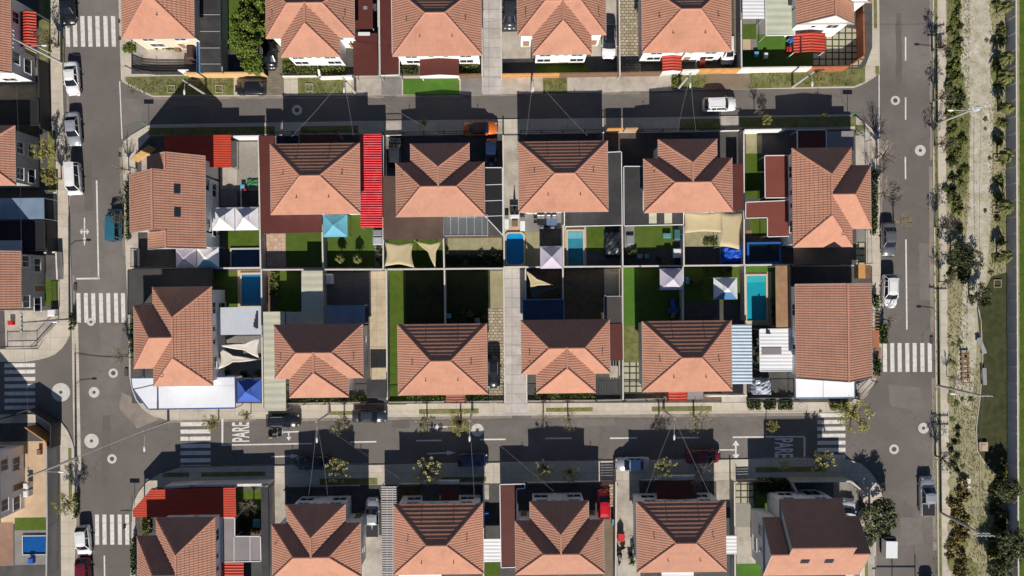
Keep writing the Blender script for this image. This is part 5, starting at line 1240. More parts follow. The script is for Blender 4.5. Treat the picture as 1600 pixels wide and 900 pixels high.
def tree(label, px, py, kind, r, H=3.6, rz=None, cat='tree', group='street and garden trees', name=None):
    """px, py is the centre of the crown in the photo"""
    spec = {'bloom':dict(clumps=36,per=22,ls=.125,cr=.25,twigs=1,lf='bloom'), 'yellow':dict(clumps=40,per=30,ls=.105,cr=.32,twigs=2,lf='yellow'), 'sparse':dict(clumps=32,per=7,ls=.10,cr=.34,twigs=4,lf='yellow'),
            'bare':dict(clumps=26,per=1,ls=.09,cr=.30,twigs=5,lf='wisp'), 'wisp':dict(clumps=26,per=9,ls=.14,cr=.36,twigs=3,lf='wisp'), 'dark':dict(clumps=34,per=30,ls=.17,cr=.45,lf='dark'), 'olive':dict(clumps=64,per=70,ls=.13,cr=.36,lf='olive'), 'dense':dict(clumps=60,per=70,ls=.15,cr=.45,lf='dense')}[kind]
    spec = dict(spec); lf = spec.pop('lf'); key = (kind, len([k for k in TP if k[0] == kind]) % 3)
    rnd = random.Random(int(px*7+py)); variant = rnd.randrange(3); key = (kind, variant)
    if key not in TP:
        tk, cw = tree_meshes(hash(kind) % 97 + variant*31 if 0 else sum(map(ord,kind))+variant*31, 3.6, 1.5, 1.5, 1.9, **spec)
        TP[key] = (tk.mesh('trunk', barkp if kind in ('bare','sparse') else bark, smooth=True), cw.mesh('crown', LF[lf]))
    b = P(px, py, H*.74); t = thing(name or {'bare':'bare_tree'}.get(kind,'tree'), label, cat, (b.x,b.y,.12), rnd.random()*6.28 if rz is None else rz, group)
    k = r/12/1.5*.96; t.scale = (k, k, H/3.6)
    for nm, me in zip(('trunk','crown'), TP[key]):
        o = bpy.data.objects.new(nm, me); COL.objects.link(o); o.parent = t
    return t
for a in [
 ('pale blossoming tree on the lower street above the silver bottom-row pickup',527,736,'bloom',20), ('pale blossoming tree on the lower street above the grey slatted pergola house',667,735,'bloom',23),
 ('left one of two blossoming trees close together by the lower street',850,734,'bloom',16,3.3), ('right one of two blossoming trees close together by the lower street',891,739,'bloom',17,3.3),
 ('blossoming tree above the wide maroon porch roof, beside a bare tree',1040,732,'bloom',17), ('blossoming tree beside the shaded zebra crossing at lower right',1285,722,'bloom',21), ('very small blossoming tree below the shaded road word at lower right',1226,727,'bloom',9,2.6),
 ('bare leafless tree above the wide maroon porch roof',1096,741,'bare',24), ('bare leafless tree in the garden beside the grey panelled roof',388,792,'bare',15,2.6),
 ('yellow-green tree over the left zebra crossing of the lower street',330,660,'yellow',14,3.2), ('small yellow-green tree beside the road word at the left',383,650,'yellow',10,2.8),
 ('sparse tree on the lower street left of the long black parked car',530,660,'sparse',18), ('sparse yellowing tree left of the lane arrow on the lower street',664,661,'sparse',17,3.4), ('yellow-green tree beside the ringed manhole on the lower street',718,660,'yellow',20,3.6),
 ('sparse tree right of the alley mouth on the lower street',890,656,'sparse',17), ('bare tree beside a sparse one, right of the alley mouth',850,658,'bare',16),
 ('bare tree below the red tiled porch roof on the lower street',1036,656,'bare',18,3.4), ('sparse pale tree right of the red tiled porch roof on the lower street',1092,655,'sparse',22,3.4),
 ('small yellow-green tree above the shaded road word at lower right',1206,665,'yellow',10,2.8), ('wide yellow-green tree overhanging the right zebra crossing of the lower street',1338,648,'yellow',26,3.4),
 ('bare tree on the right pavement beside the corner house wing, upper one',1387,240,'bare',26,3.8), ('bare tree on the right pavement, directly above the dark grey sedan',1388,300,'bare',24,3.8), ('small yellow-green tree over the right road beside the corner house wing',1412,345,'sparse',14,3.2),
 ('bare tree beside the pavement below the white sport utility car',1392,500,'bare',15,2.8), ('small bare sapling on the verge at the right of the upper street',1187,170,'bare',11,2.6), ('small leafy sapling in the shade at the right of the upper street',1198,188,'yellow',8,2.2), ('small green sapling in the house shadow on the upper street',1288,184,'yellow',7,2.2),
 ('thin leafy sapling in the shade near the orange car',661,192,'yellow',8,2.4),
 ('yellowing tree at the top left beside the red tiled porch',73,62,'wisp',20,3.2), ('yellow-green tree on the left verge beside the grey windowed house',68,236,'yellow',17,3.2), ('second yellow-green tree on the left verge, beside the white van',79,276,'yellow',14,3.0),
 ('yellow-green tree beside the grey rendered wall at lower left',101,788,'yellow',17,3.0), ('small sparse tree over the left road beside the left corner house',186,556,'sparse',12,3.0),
 ('bare tree on the left pavement above the teal van',188,262,'bare',13,2.8), ('bare thin tree on the left pavement just above the teal van, nearer it',187,312,'bare',11,2.8), ('leafy tree shading the cab of the teal van',186,340,'wisp',13,2.8),
 ('wispy tree by the right kerb near the top of the picture',1474,70,'wisp',17,3.2), ('wispy tree by the right kerb above the upper utility pole',1476,150,'wisp',17,3.2), ('wispy tree by the right kerb level with the upper street',1477,222,'wisp',16,3.2), ('wispy tree by the right kerb left of the park path bend',1478,352,'wisp',17,3.2),
 ('wispy tree by the right kerb below the middle utility pole',1478,718,'wisp',17,3.0), ('wispy tree by the right pavement at the height of the zebra crossing',1482,440,'wisp',14,2.8), ('small wispy tree in the park left strip by the middle utility pole',1490,590,'wisp',8,2.0),
 ('dark tree in the park beside the left shrub strip',1500,400,'dark',19,2.8), ('dark tree in the middle of the park path end',1530,462,'dark',18,2.8), ('dark shrubby tree right of the left one in the park bend',1520,408,'dark',16,1.8),
 ('dark leafy tree by the grey panelled wall at lower right',1576,765,'olive',18,3.0), ('broad dark tree overhanging the grey panelled wall at the bottom',1584,852,'olive',24,3.4), ('dark tree at the bottom edge beside the grey panelled wall',1562,890,'olive',17,3.0),
 ('broad olive-green tree beside the white trailer at lower right',1375,806,'olive',27,3.8), ('smaller olive-green tree between the gabled house and the white trailer',1354,838,'olive',14,2.4),
 ('small round tree in the yard of the top left corner house',203,76,'dense',9,2.0), ('small golden-leaved tree on the verge under the right pole of the upper street',1282,122,'yellow',9,1.8),
 ('small dark tree behind the park wall at the top right edge',1592,50,'dark',10,2.0) if 0 else None,
 ]:
    if a: tree(*a)
# the big leafy tree of the top row: long crown
tk, cw = tree_meshes(5, 6.0, 1.9, 2.0, 3.2, 60, 120, .16, .55, trunk_r=.2)
for sd, dx, dy, rx, ry, n, hh in ((6,.55,3.1,1.25,1.5,38,5.2),(7,-.75,1.5,1.15,1.3,26,5.0),(8,-.25,-2.2,1.7,1.6,44,5.6),(9,.55,-4.0,1.2,1.2,26,4.6),(10,-1.5,-.9,.9,1.2,18,4.4),(11,1.2,.6,.9,1.2,18,5.4)):
    t2, c2 = tree_meshes(sd, hh, rx, ry, 2.6, n, 115, .16, .5, trunk_r=.1)
    for src, dst in ((t2, tk), (c2, cw)):
        for f, mi in zip(src.f, src.m): dst.face([src.v[k]+Vector((dx,dy,0)) for k in f], mi)
b = P(387, 46, 4.4); t = thing('leafy_tree','big bright green leafy tree with a long crown beside the black carport','tree',(b.x,b.y,.12),0,'street and garden trees')
tk.build('trunk', bark, t); cw.build('crown', LF['dense'], t)
# palms in square planters
def palm_meshes(seed):
    rnd = random.Random(seed); tk = MB(); cw = MB(); H = 2.1
    tk.tube([(0,0,-.05),(.03,0,.8),(.05,.02,1.5),(.04,.03,H)], [.19,.15,.14,.16], 8)
    for i in range(30):
        th = i*2.4+rnd.uniform(-.2,.2); up = rnd.uniform(.15,1.0); L = rnd.uniform(.95,1.35); d = Vector((math.cos(th), math.sin(th), 0)); pr = None
        for k in range(7):
            u = k/6; p = Vector((.04,.03,H)) + d*L*u + Vector((0,0,up*L*u*(1-u)*1.6 - .55*u*u*(1.2-up)))
            if pr is not None and k > 1:
                s = Vector((-d.y,d.x,0)); wd = .30*(1-u*.55)
                for sg in (-1,1): cw.face([pr, p, p+s*sg*wd+d*.16-Vector((0,0,.12)), pr+s*sg*wd*1.05+d*.10-Vector((0,0,.10))] if sg > 0 else [p, pr, pr+s*sg*wd*1.05+d*.10-Vector((0,0,.10)), p+s*sg*wd+d*.16-Vector((0,0,.12))])
            pr = p
    return tk.mesh('trunk', bark, smooth=True), cw.mesh('crown', LF['palm'])
PM = [palm_meshes(1), palm_meshes(2)]
plm = M('planter_edge', (.36,.33,.25), .9, .15, 3., coords='obj')
for i, (x, y, where) in enumerate([(1557,20,'at the top edge of the park'),(1558,98,'first one below the top of the park wall'),(1558,126,'close under the first one below the top'),(1559,174,'level with the upper utility pole'),(1557.5,246,'second one below the upper utility pole'),(1556.5,326,'beside the middle of the park path'),(1557,402,'lowest one with a crown, above the empty planter')]):
    b = P(x, y, .1); t = thing('palm_tree', f'short palm beside the grey panelled wall, {where}', 'palm tree', (b.x,b.y,.1), i*1.3, 'palms along the park wall'); t.scale = (.66+.06*(i%3),.66+.06*(i%3),.95)
    for nm, me in zip(('trunk','crown'), PM[i%2]):
        o = bpy.data.objects.new(nm, me); COL.objects.link(o); o.parent = t
for x, y, where in [(1557.5,248,'under the second palm below the upper utility pole'),(1556.5,328,'under the palm beside the middle of the park path'),(1557,404,'under the lowest palm with a crown'),(1557.5,443,'empty except weeds, below the lowest palm'),(268,139,'on the verge left of the house shadow'),(343,139,'on the verge beside the black car'),(484,137,'on the verge by a top-row lawn')]:
    b = P(x, y, .1); m = MB(); r = .50
    for q in ((-r,-r,r,-r+.07),(-r,r-.07,r,r),(-r,-r+.07,-r+.07,r-.07),(r-.07,-r+.07,r,r-.07)): m.box(b.x+q[0],b.y+q[1],.08,b.x+q[2],b.y+q[3],.26)
    tag(m.build('planter_frame', plm), f'square planter frame {where}', 'planter', 'square planter frames')
# shrubs, tussocks, hedges
def bush_mesh(seed, n, ls, flat=.75):
    rnd = random.Random(seed); m = MB()
    for k in range(n):
        d = Vector((rnd.gauss(0,1),rnd.gauss(0,1),abs(rnd.gauss(0,1)))).normalized()*rnd.random()**.35
        d *= .8+.35*math.sin(d.x*5+seed)*math.cos(d.y*4); leaf(m, rnd, Vector((d.x,d.y,d.z*flat+.05)), ls)
    return m
BM = {k: [bush_mesh(s, 420, .22).mesh('foliage', LF[k]) for s in (1,2,3)] for k in ('shrub','gold','dark','hedge','palm')}
def bush(label, px, py, r, kind='shrub', hz=.9, group=None, cat='shrub', name='shrub'):
    b = P(px, py, .4); rnd = random.Random(int(px*13+py*7)); o = bpy.data.objects.new(name, BM[kind][rnd.randrange(3)]); COL.objects.link(o)
    o.location = (b.x,b.y,.1); o.rotation_euler = (0,0,rnd.random()*6); o.scale = (r/12,r/12*rnd.uniform(.85,1.15),hz)
    return tag(o, label, cat, group)
rnd = random.Random(11)
for i in range(34):
    y = 104 + i*6.8 + rnd.uniform(-3,3); x = rnd.uniform(1483, 1496+min(16, abs(y-110)*.12)) - (6 if y > 280 else 0)
    bush('leafy shrub in the dense green strip left of the park path', x, y, rnd.uniform(5,10), 'shrub' if rnd.random() < .8 else 'dark', rnd.uniform(.5,1.0), 'shrubs of the park strip')
for i in range(26):
    bush('golden-brown grass tussock in the lower bed by the right pavement', rnd.uniform(1485,1511), 748+i*6.2+rnd.uniform(-3,3), rnd.uniform(7,11), 'gold', rnd.uniform(.6,.9), 'grass tussocks of the lower bed', 'ornamental grass', 'grass_tussock')
for i in range(16):
    bush('small shrub at the upper left border of the park', rnd.uniform(1482,1502), -5+i*7.5, rnd.uniform(4,8), 'shrub' if i % 3 else 'dark', rnd.uniform(.4,.7), 'small shrubs of the upper park border')
for i in range(14):
    bush('low shrub between the palms and the grey panelled wall', rnd.uniform(1556,1569), 12+i*30+rnd.uniform(-9,9), rnd.uniform(5,10), 'palm' if i % 2 else 'shrub', rnd.uniform(.5,.9), 'low shrubs by the park wall')
for i in range(16):
    bush('dark shrub of the mass against the lower park wall', rnd.uniform(1552,1570), 745+i*10+rnd.uniform(-4,4), rnd.uniform(8,13), 'dark' if i % 2 else 'shrub', rnd.uniform(.7,1.2), 'dark shrubs by the lower park wall')
for i in range(12):
    bush('dark shrub in the clump at the bend of the park path', rnd.uniform(1486,1512), 398+rnd.uniform(-6,34), rnd.uniform(6,11), 'dark' if i % 2 else 'shrub', rnd.uniform(.5,.9), 'dark shrubs at the park path bend')
for i in range(7):
    bush('small dark plant in the park between the kerb pole and the trampled path', rnd.uniform(1488,1502), 670+i*11, rnd.uniform(4,7), 'dark', .5, 'small dark plants in the park')
def hedge(label, a, h, kind='hedge'):
    pp = at_h(RC(*a), h); c = sum(pp, Vector())/4; w, l = abs(pp[1].x-pp[0].x)/2, abs(pp[2].y-pp[1].y)/2; rnd = random.Random(int(c.x*9+c.y)); m = MB()
    n = int(260*max(w*l*4*h, .5)); n = min(n, 1600)
    for k in range(n):
        x, y, z = rnd.uniform(-1,1), rnd.uniform(-1,1), rnd.uniform(.1,1)
        if max(abs(x),abs(y),z) < .62: z = .62+.38*rnd.random()
        leaf(m, rnd, Vector((x*w*rnd.uniform(.85,1.1), y*l*rnd.uniform(.95,1.03), z*h*rnd.uniform(.75,1.1))), .17)
    t = thing('hedge', label, 'hedge', (c.x,c.y,.1), 0, 'clipped hedges along the pavements'); m.build('foliage', LF[kind], t)
    s = MB(); s.tube([(0,0,0),(0,0,h*.6)], .05, 6); s.build('stem', bark, t)
hedge('long clipped hedge on the right pavement beside the corner house wing',(1366,265,1373,366),1.1)
hedge('short clipped hedge on the right pavement beside the brown timber pergola',(1369,460,1375,482),1.1)
hedge('broad dark hedge by the right pavement above the zebra crossing',(1376,506,1389,537),1.4)
hedge('dark oval hedge on the curved right pavement below the zebra crossing',(1370,561,1378,588),1.0)
hedge('long narrow hedge on the left pavement beside the skylit gabled house',(195,282,200,374),.9)
hedge('narrow hedge on the left pavement beside the left corner house',(201,505,206,553),1.0)
hedge('dark clipped hedge right of the red tiled porch on the lower street, first of three',(1170,625,1191,641),.9)
hedge('dark clipped hedge beside the ring on the pavement, second of three',(1197,625,1214,641),.9,'shrub')
hedge('clipped hedge below the white ribbed roof at the right',(1219,625,1240,641),.9)
hedge('round hedge at the pavement corner under the wide yellow-green tree',(1300,628,1328,642),.9,'shrub')
hedge('narrow hedge beside the left road at the bottom edge',(203,842,208,900),1.0)
hedge('dark hedge beside the concrete gutter strip corner',(107,488,112,516),.9)
hedge('narrow hedge on the left kerb above the white hatchback',(114,770,119,810),.8)
hedge('garden bushes under the white front windows in the top row left',(446,99,538,117),.5,'shrub')
hedge('garden bushes in front of a third-row cross-wing house',(448,618,572,627),.6,'hedge')
hedge('bushes along the back wall in the walled garden bed',(421,425,434,462),.8,'shrub')
hedge('bushes before the hip-roofed house with stepping stones',(636,615,694,626),.5,'shrub')
hedge('bushes right of the brick-tiled porch roof',(730,614,763,625),.6,'hedge')
hedge('garden bushes right of the paved alley on the lower street',(836,612,928,622),.5,'shrub')
hedge('garden bushes beside the white gable porch in the top row',(722,95,748,114),.6,'shrub')
hedge('dark bushes left of the gabled maroon porch',(616,92,652,116),.6,'dark')
hedge('weedy bushes at the foot of the pole beside the striped red porch',(1051,117,1066,136),.7,'shrub')
hedge('dark bushes in the walled corner garden at lower left',(372,800,407,834),.7,'dark')
hedge('garden bushes between white fence and corner house at lower left',(221,810,234,842),.8,'shrub')
hedge('dark bushes in the shaded yard above the lower right house',(1184,748,1236,772),.7,'dark')
hedge('bushes by the wall in the shaded yard with debris',(700,398,784,414),.4,'dark')
hedge('bushes beside the stored things, right of the second-row lawn',(1100,374,1122,384),.5,'shrub')
for x, y, w_ in [(533,404,'nearer the cyan gazebo'),(561,405,'nearer the bright red canopy')]:
    b = P(x,y,.5); t = thing('palm_tree', f'young palm by the back wall in artificial turf, {w_}', 'palm tree', (b.x,b.y,.12), x, 'young palms in the turf yard'); t.scale = (.5,.5,.7)
    for nm, me in zip(('trunk','crown'), PM[0]): o = bpy.data.objects.new(nm, me); COL.objects.link(o); o.parent = t
for i in range(60):
    bush('low yellow-green scrub patch scattered over the park ground', rnd.choice([rnd.uniform(1482,1506),rnd.uniform(1540,1570)]), rnd.uniform(0,440), rnd.uniform(3,6.5), 'shrub', rnd.uniform(.12,.3), 'low scrub patches of the park') if i < 40 else bush('low yellow-green scrub patch in the lower part of the park', rnd.uniform(1485,1524), rnd.uniform(500,740), rnd.uniform(3,6), 'shrub', rnd.uniform(.12,.25), 'low scrub patches of the lower park')
# loose grass tufts: nobody could count them
def tufts(name, areas, n, mat, hmax=.28, seed=3):
    rnd = random.Random(seed); m = MB()
    for (x0,y0,x1,y1), share in areas:
        for k in range(int(n*share)):
            p = P(rnd.uniform(x0,x1), rnd.uniform(y0,y1), .13); s = rnd.uniform(.05,.14)
            for j in range(3):
                a = rnd.random()*6.28; d = Vector((math.cos(a),math.sin(a),0))*s; q = Vector((-d.y,d.x,0))*.35
                m.face([p-q, p+q, p+d+Vector((0,0,rnd.uniform(.08,hmax)))])
    return struct(m.build(name, mat), 'stuff')
tufts('grass', [((1479,-20,1515,330),.28),((1480,330,1512,560),.14),((1482,560,1530,740),.16),((1512,740,1560,920),.14),((1546,-20,1572,430),.22),((1459,-20,1464,920),.05)], 5200, weeds, .16)
tufts('grass', [((200,124,364,146),.32),((1172,114,1335,134),.30),((470,124,540,146),.14),((1054,119,1102,138),.1),((850,123,884,143),.07),((235,200,428,209),.07)], 2200, weeds, .2, 5)
tufts('grass', [((1592,-20,1640,920),1)], 1500, lawn, .12, 6)
tufts('dry_litter', [((1500,-20,1545,420),.6),((1484,600,1525,740),.4)], 700, M('dry_stalks',(.40,.35,.23),.95,.3,2.), .08, 8)
# ------------------------------------------------------------------ poles, lamps, cables, signs
lampm = M('lamp_housing', (.66,.67,.68), .5, .05, 3., coords='obj')
def pole(label, px, py, H, lamp=None, arms=1, arm_dir=0, box=False, name='utility_pole', group='utility poles of the estate'):
    b = P(px, py, .12); t = thing(name, label, 'utility pole', (b.x,b.y,.12), 0, group); m = MB()
    m.tube([(0,0,-.1),(0,0,H*.5),(0,0,H)], [.17,.14,.10], 8); m.build('pole', polec, t)
    d = Vector((math.cos(R_(arm_dir)), math.sin(R_(arm_dir)), 0))
    for k in range(arms):
        a = MB(); z = H-.15-k*.75; a.bar(Vector((0,0,z))-d*1.1, Vector((0,0,z))+d*1.1, .10, .12); ca = a.build('crossarm', metalg, t)
        for s in (-1,-.5,.5,1):
            i = MB(); i.lathe([(.035,0),(.06,.05),(.04,.10),(.06,.15),(.02,.2)], (d.x*s,d.y*s,z+.06), 8); i.build('insulator', lampm, ca)
    if lamp:
        ang, L, z = lamp; e = Vector((math.cos(R_(ang)), math.sin(R_(ang)), 0))
        a = MB(); a.tube([Vector((0,0,z-.5)), Vector((0,0,z-.1))+e*L*.3, Vector((0,0,z))+e*L], .035, 6); la = a.build('lamp_arm', metalg, t)
        h = MB(); c = Vector((0,0,z))+e*(L+.25); h.blob((c.x,c.y,c.z), .13+.25*abs(e.x), .13+.25*abs(e.y), .08, 3, .02, 2); h.build('lamp_head', lampm, la)
    if box:
        x = MB(); x.lathe([(.26,0),(.30,.1),(.30,.75),(.22,.85)], (d.x*.45,d.y*.45,H-1.9), 12); x.build('transformer', M('transformer_grey',(.40,.47,.55),.5,.08,2,coords='obj'), t)
    b.z += H; return b
PT = {}
PT['w1'] = pole('tall utility pole on the left pavement by the top zebra crossing', 96,98,8.6,(0,1.8,6.3),1,90)
PT['w2'] = pole('tall utility pole at the corner of the left side street', 109,499,8.8,(0,2.2,6.6),1,90)
PT['w3'] = pole('tall utility pole at the gutter strip on the left road', 118,716,8.8,(0,2.2,6.6),1,90)
PT['e1'] = pole('tall utility pole by the right kerb opposite the upper street', 1464,193,8.4,(180,2.2,6.6),2,10,True)
PT['e2'] = pole('tall utility pole by the right kerb below the zebra crossing', 1467,603,8.4,(180,2.2,6.6),1,0)
PT['e3'] = pole('tall utility pole by the right kerb near the silver pickup', 1470,801,8.4,None,2,0)
for k, x, y, w in [('n1',322,148,'beside the black car on the verge'),('n2',555,145,'by the maroon carport roof of the top row'),('n3',831,143,'right of the top-row alley'),('n4',1060,138,'under the striped red porch'),('n5',1238,136,'below the long white front wall')]:
    PT[k] = pole(f'lamp pole on the upper street {w}', x, y, 6.3, (-90,1.1,5.9), 0, 0, name='lamp_pole', group='lamp poles of the side streets')
for k, x, y, w in [('s0',263,658,'at the white cut-corner roof'),('s1',515,645,'left of the long black parked car'),('s2',738,643,'by the stone driveway'),('s3',1037,641,'below the red tiled porch')]:
    PT[k] = pole(f'lamp pole on the lower street {w}', x, y, 6.0, (-90,2.0,5.8), 0, 0, name='lamp_pole', group='lamp poles of the side streets')
cab = M('cable', (.10,.10,.105), .6, .1, 3., coords='obj'); cabl = M('pale_cable', (.30,.30,.30), .6, .1, 3., coords='obj')
def cable(label, a, b, sag=.5, r=.02, mat=None):
    a, b = (PT[q] if isinstance(q, str) else P(*q) for q in (a, b)); n = 14
    m = MB(); m.tube([a.lerp(b, i/n)-Vector((0,0,sag*4*(i/n)*(1-i/n))) for i in range(n+1)], r, 4); tag(m.build('overhead_cable', mat or cab), label, 'cable', 'overhead cables')
nm = {'w1':'top zebra pole','w2':'side street corner pole','w3':'gutter strip pole','e1':'kerb pole opposite the upper street','e2':'kerb pole below the zebra','e3':'kerb pole near the silver pickup',
      'n1':'black verge car pole','n2':'maroon carport pole','n3':'top-row alley pole','n4':'striped porch pole','n5':'white front wall pole','s0':'white cut-corner roof pole','s1':'long black car pole','s2':'stone driveway pole','s3':'red tiled porch pole'}
for a, b in [('w1','w2'),('w2','w3'),('e1','e2'),('e2','e3'),('n1','n2'),('n2','n3'),('n3','n4'),('n4','n5'),('s0','s1'),('s1','s2'),('s2','s3'),('w1','n1'),('n5','e1')]:
    cable(f'overhead cable from the {nm[a]} to the {nm[b]}'.replace('overhead cable from the','cable from'), a, b, .5, .014)
cable('thick bundled cable across the left road to the white cut-corner roof', 'w3', 's0', .5, .05, cabl)
cable('dark second cable along the right kerb below the zebra crossing', (1537,610,8.0), (1533,818,8.0), .5, .02)
cable('dark second cable along the park above the zebra crossing', (1522,182,8.0), (1537,610,8.0), .6, .02)
for k, e, w in [('n2',(455,214,4.6),'the second-row hip-roofed house, left strand'),('n2',(552,213,4.6),'the second-row hip-roofed house, right strand'),('n2',(690,214,4.6),'the second-row cross-wing house'),('n3',(822,212,4.6),'the dining table house, left strand'),('n3',(918,212,4.6),'the dining table house, right strand'),
                ('n4',(1058,208,4.6),'the beige sails house, left strand'),('n4',(1088,208,4.6),'the beige sails house, right strand'),('s1',(482,775,4.6),'the house under the blossoms, left strand'),('s1',(512,775,4.6),'the house under the blossoms, right strand'),('s1',(640,760,4.6),'the paired porch roofs'),
                ('s2',(741,775,4.6),'the bottom-row hip-roofed house'),('s2',(870,772,4.6),'the bottom-row house with the red car'),('s3',(1008,775,4.6),'the wide maroon porch, left strand'),('s3',(1108,770,4.6),'the wide maroon porch, right strand'),('w2',(30,486,4.8),'the house above the concrete corner yard'),('w1',(16,40,4.8),'the top left edge house')]:
    cable(f'thin cable from the {nm[k]} to {w}', k, e, .4, .010, cabl)
def sign(label, px, py, h=2.15, plate=(1.25,.36), ang=0):
    b = P(px, py, .12); t = thing('street_sign', label, 'sign', (b.x,b.y,.12), R_(ang), 'street signs'); m = MB(); m.tube([(0,0,-.05),(0,0,h)], .035, 8); m.build('post', metalg, t)
    p = MB(); p.box(-plate[0]/2,-.02,h-plate[1],plate[0]/2,.02,h); p.build('plate', M('sign_green',(.03,.10,.06),.5,.05,2,coords='obj'), t)
sign('street name sign on the corner where the upper street meets the left road',232,197); sign('street name sign on the pavement corner at the right end of the upper street',1325,182); sign('street name sign at the red cut-corner roof, lower left',210,790); sign('street name sign under the broad olive-green tree, lower right',1380,786,2.1,(.7,.5))
sign('small traffic sign beside the lower left zebra crossing',206,815,2.0,(.6,.6),90); sign('small traffic sign by the teal van pavement',199,245,2.0,(.55,.55),90)
# kerb drains and street cabinet
for x, y, w, h, lab in [(197,582,5,12,'dark drain grate in the pavement beside the left corner house'),(1456,532,5,11,'dark drain grate by the right end of the right zebra crossing'),(117,449,5,11,'dark drain grate left of the middle-left zebra crossing'),(186,33,4,6,'upper small dark cover on the pavement by the top zebra crossing'),(187,60,4,6,'lower small dark cover on the pavement by the top zebra crossing')]:
    p = P(x,y,.13); m = MB(); a, b = w/24, h/24; m.box(p.x-a,p.y-b,.10,p.x+a,p.y+b,.145)
    for i in range(5): m.box(p.x-a*.8,p.y-b*.8+i*b*.36,.145,p.x+a*.8,p.y-b*.8+i*b*.36+.05,.16)
    tag(m.build('drain_grate', castm), lab, 'drain')
# gate frame across the lower right drive (mostly below the picture)
t = thing('street_gate','tall metal gate frame at the bottom edge of the right road','gate',P(1398,922)); o = t.location
for x in (1367,1394,1430): m = MB(); q = P(x,922)-o; m.box(q.x-.06,q.y-.06,0,q.x+.06,q.y+.06,3.0); m.build('post', metald, t)
m = MB(); a, b = P(1362,922)-o, P(1430,922)-o; a.z = b.z = 2.0; m.bar(a,b,.1,.1); m.build('rail', metald, t)
car('dark van mostly below the bottom edge on the right road',1452,934,90,'van','darkgrey')

# ------------------------------------------------------------------ yard things
def pm(n, c, r=.6): return M(n, c, r, .06, 2., coords='obj')
PL = dict(white=pm('white_plastic',(.70,.70,.70)), red=pm('red_plastic',(.50,.02,.02)), blue=pm('blue_plastic',(.02,.10,.42)), teal=pm('teal_plastic',(.08,.25,.26)), green=pm('green_plastic',(.03,.16,.06)), grey=pm('grey_plastic',(.22,.23,.25)), brown=pm('brown_plastic',(.20,.12,.07)), skyb=pm('sky_plastic',(.12,.35,.55)))
def crate(label, a, h, mat, name='storage_box', cat='box', lid=None, z=.12, group=None):
    pp = RC(*a); w3 = [P(x,y,.6) for x,y in pp]; c = sum(w3, Vector())/4; w, l = abs(w3[1].x-w3[0].x)/2, abs(w3[2].y-w3[1].y)/2
    t = thing(name, label, cat, (c.x,c.y,z), YAW, group); m = MB(); m.prism([(-w*.94,-l*.94),(w*.94,-l*.94),(w*.94,l*.94),(-w*.94,l*.94)],0,h*.86); m.build('body', mat, t)
    k = MB(); k.add([(-w,-l,h*.862),(w,-l,h*.862),(w,l,h*.862),(-w,l,h*.862),(-w*.8,-l*.8,h),(w*.8,-l*.8,h),(w*.8,l*.8,h),(-w*.8,l*.8,h)],[(4,5,6,7),(0,1,5,4),(1,2,6,5),(2,3,7,6),(3,0,4,7),(3,2,1,0)]); k.build('lid', lid or mat, t); return t
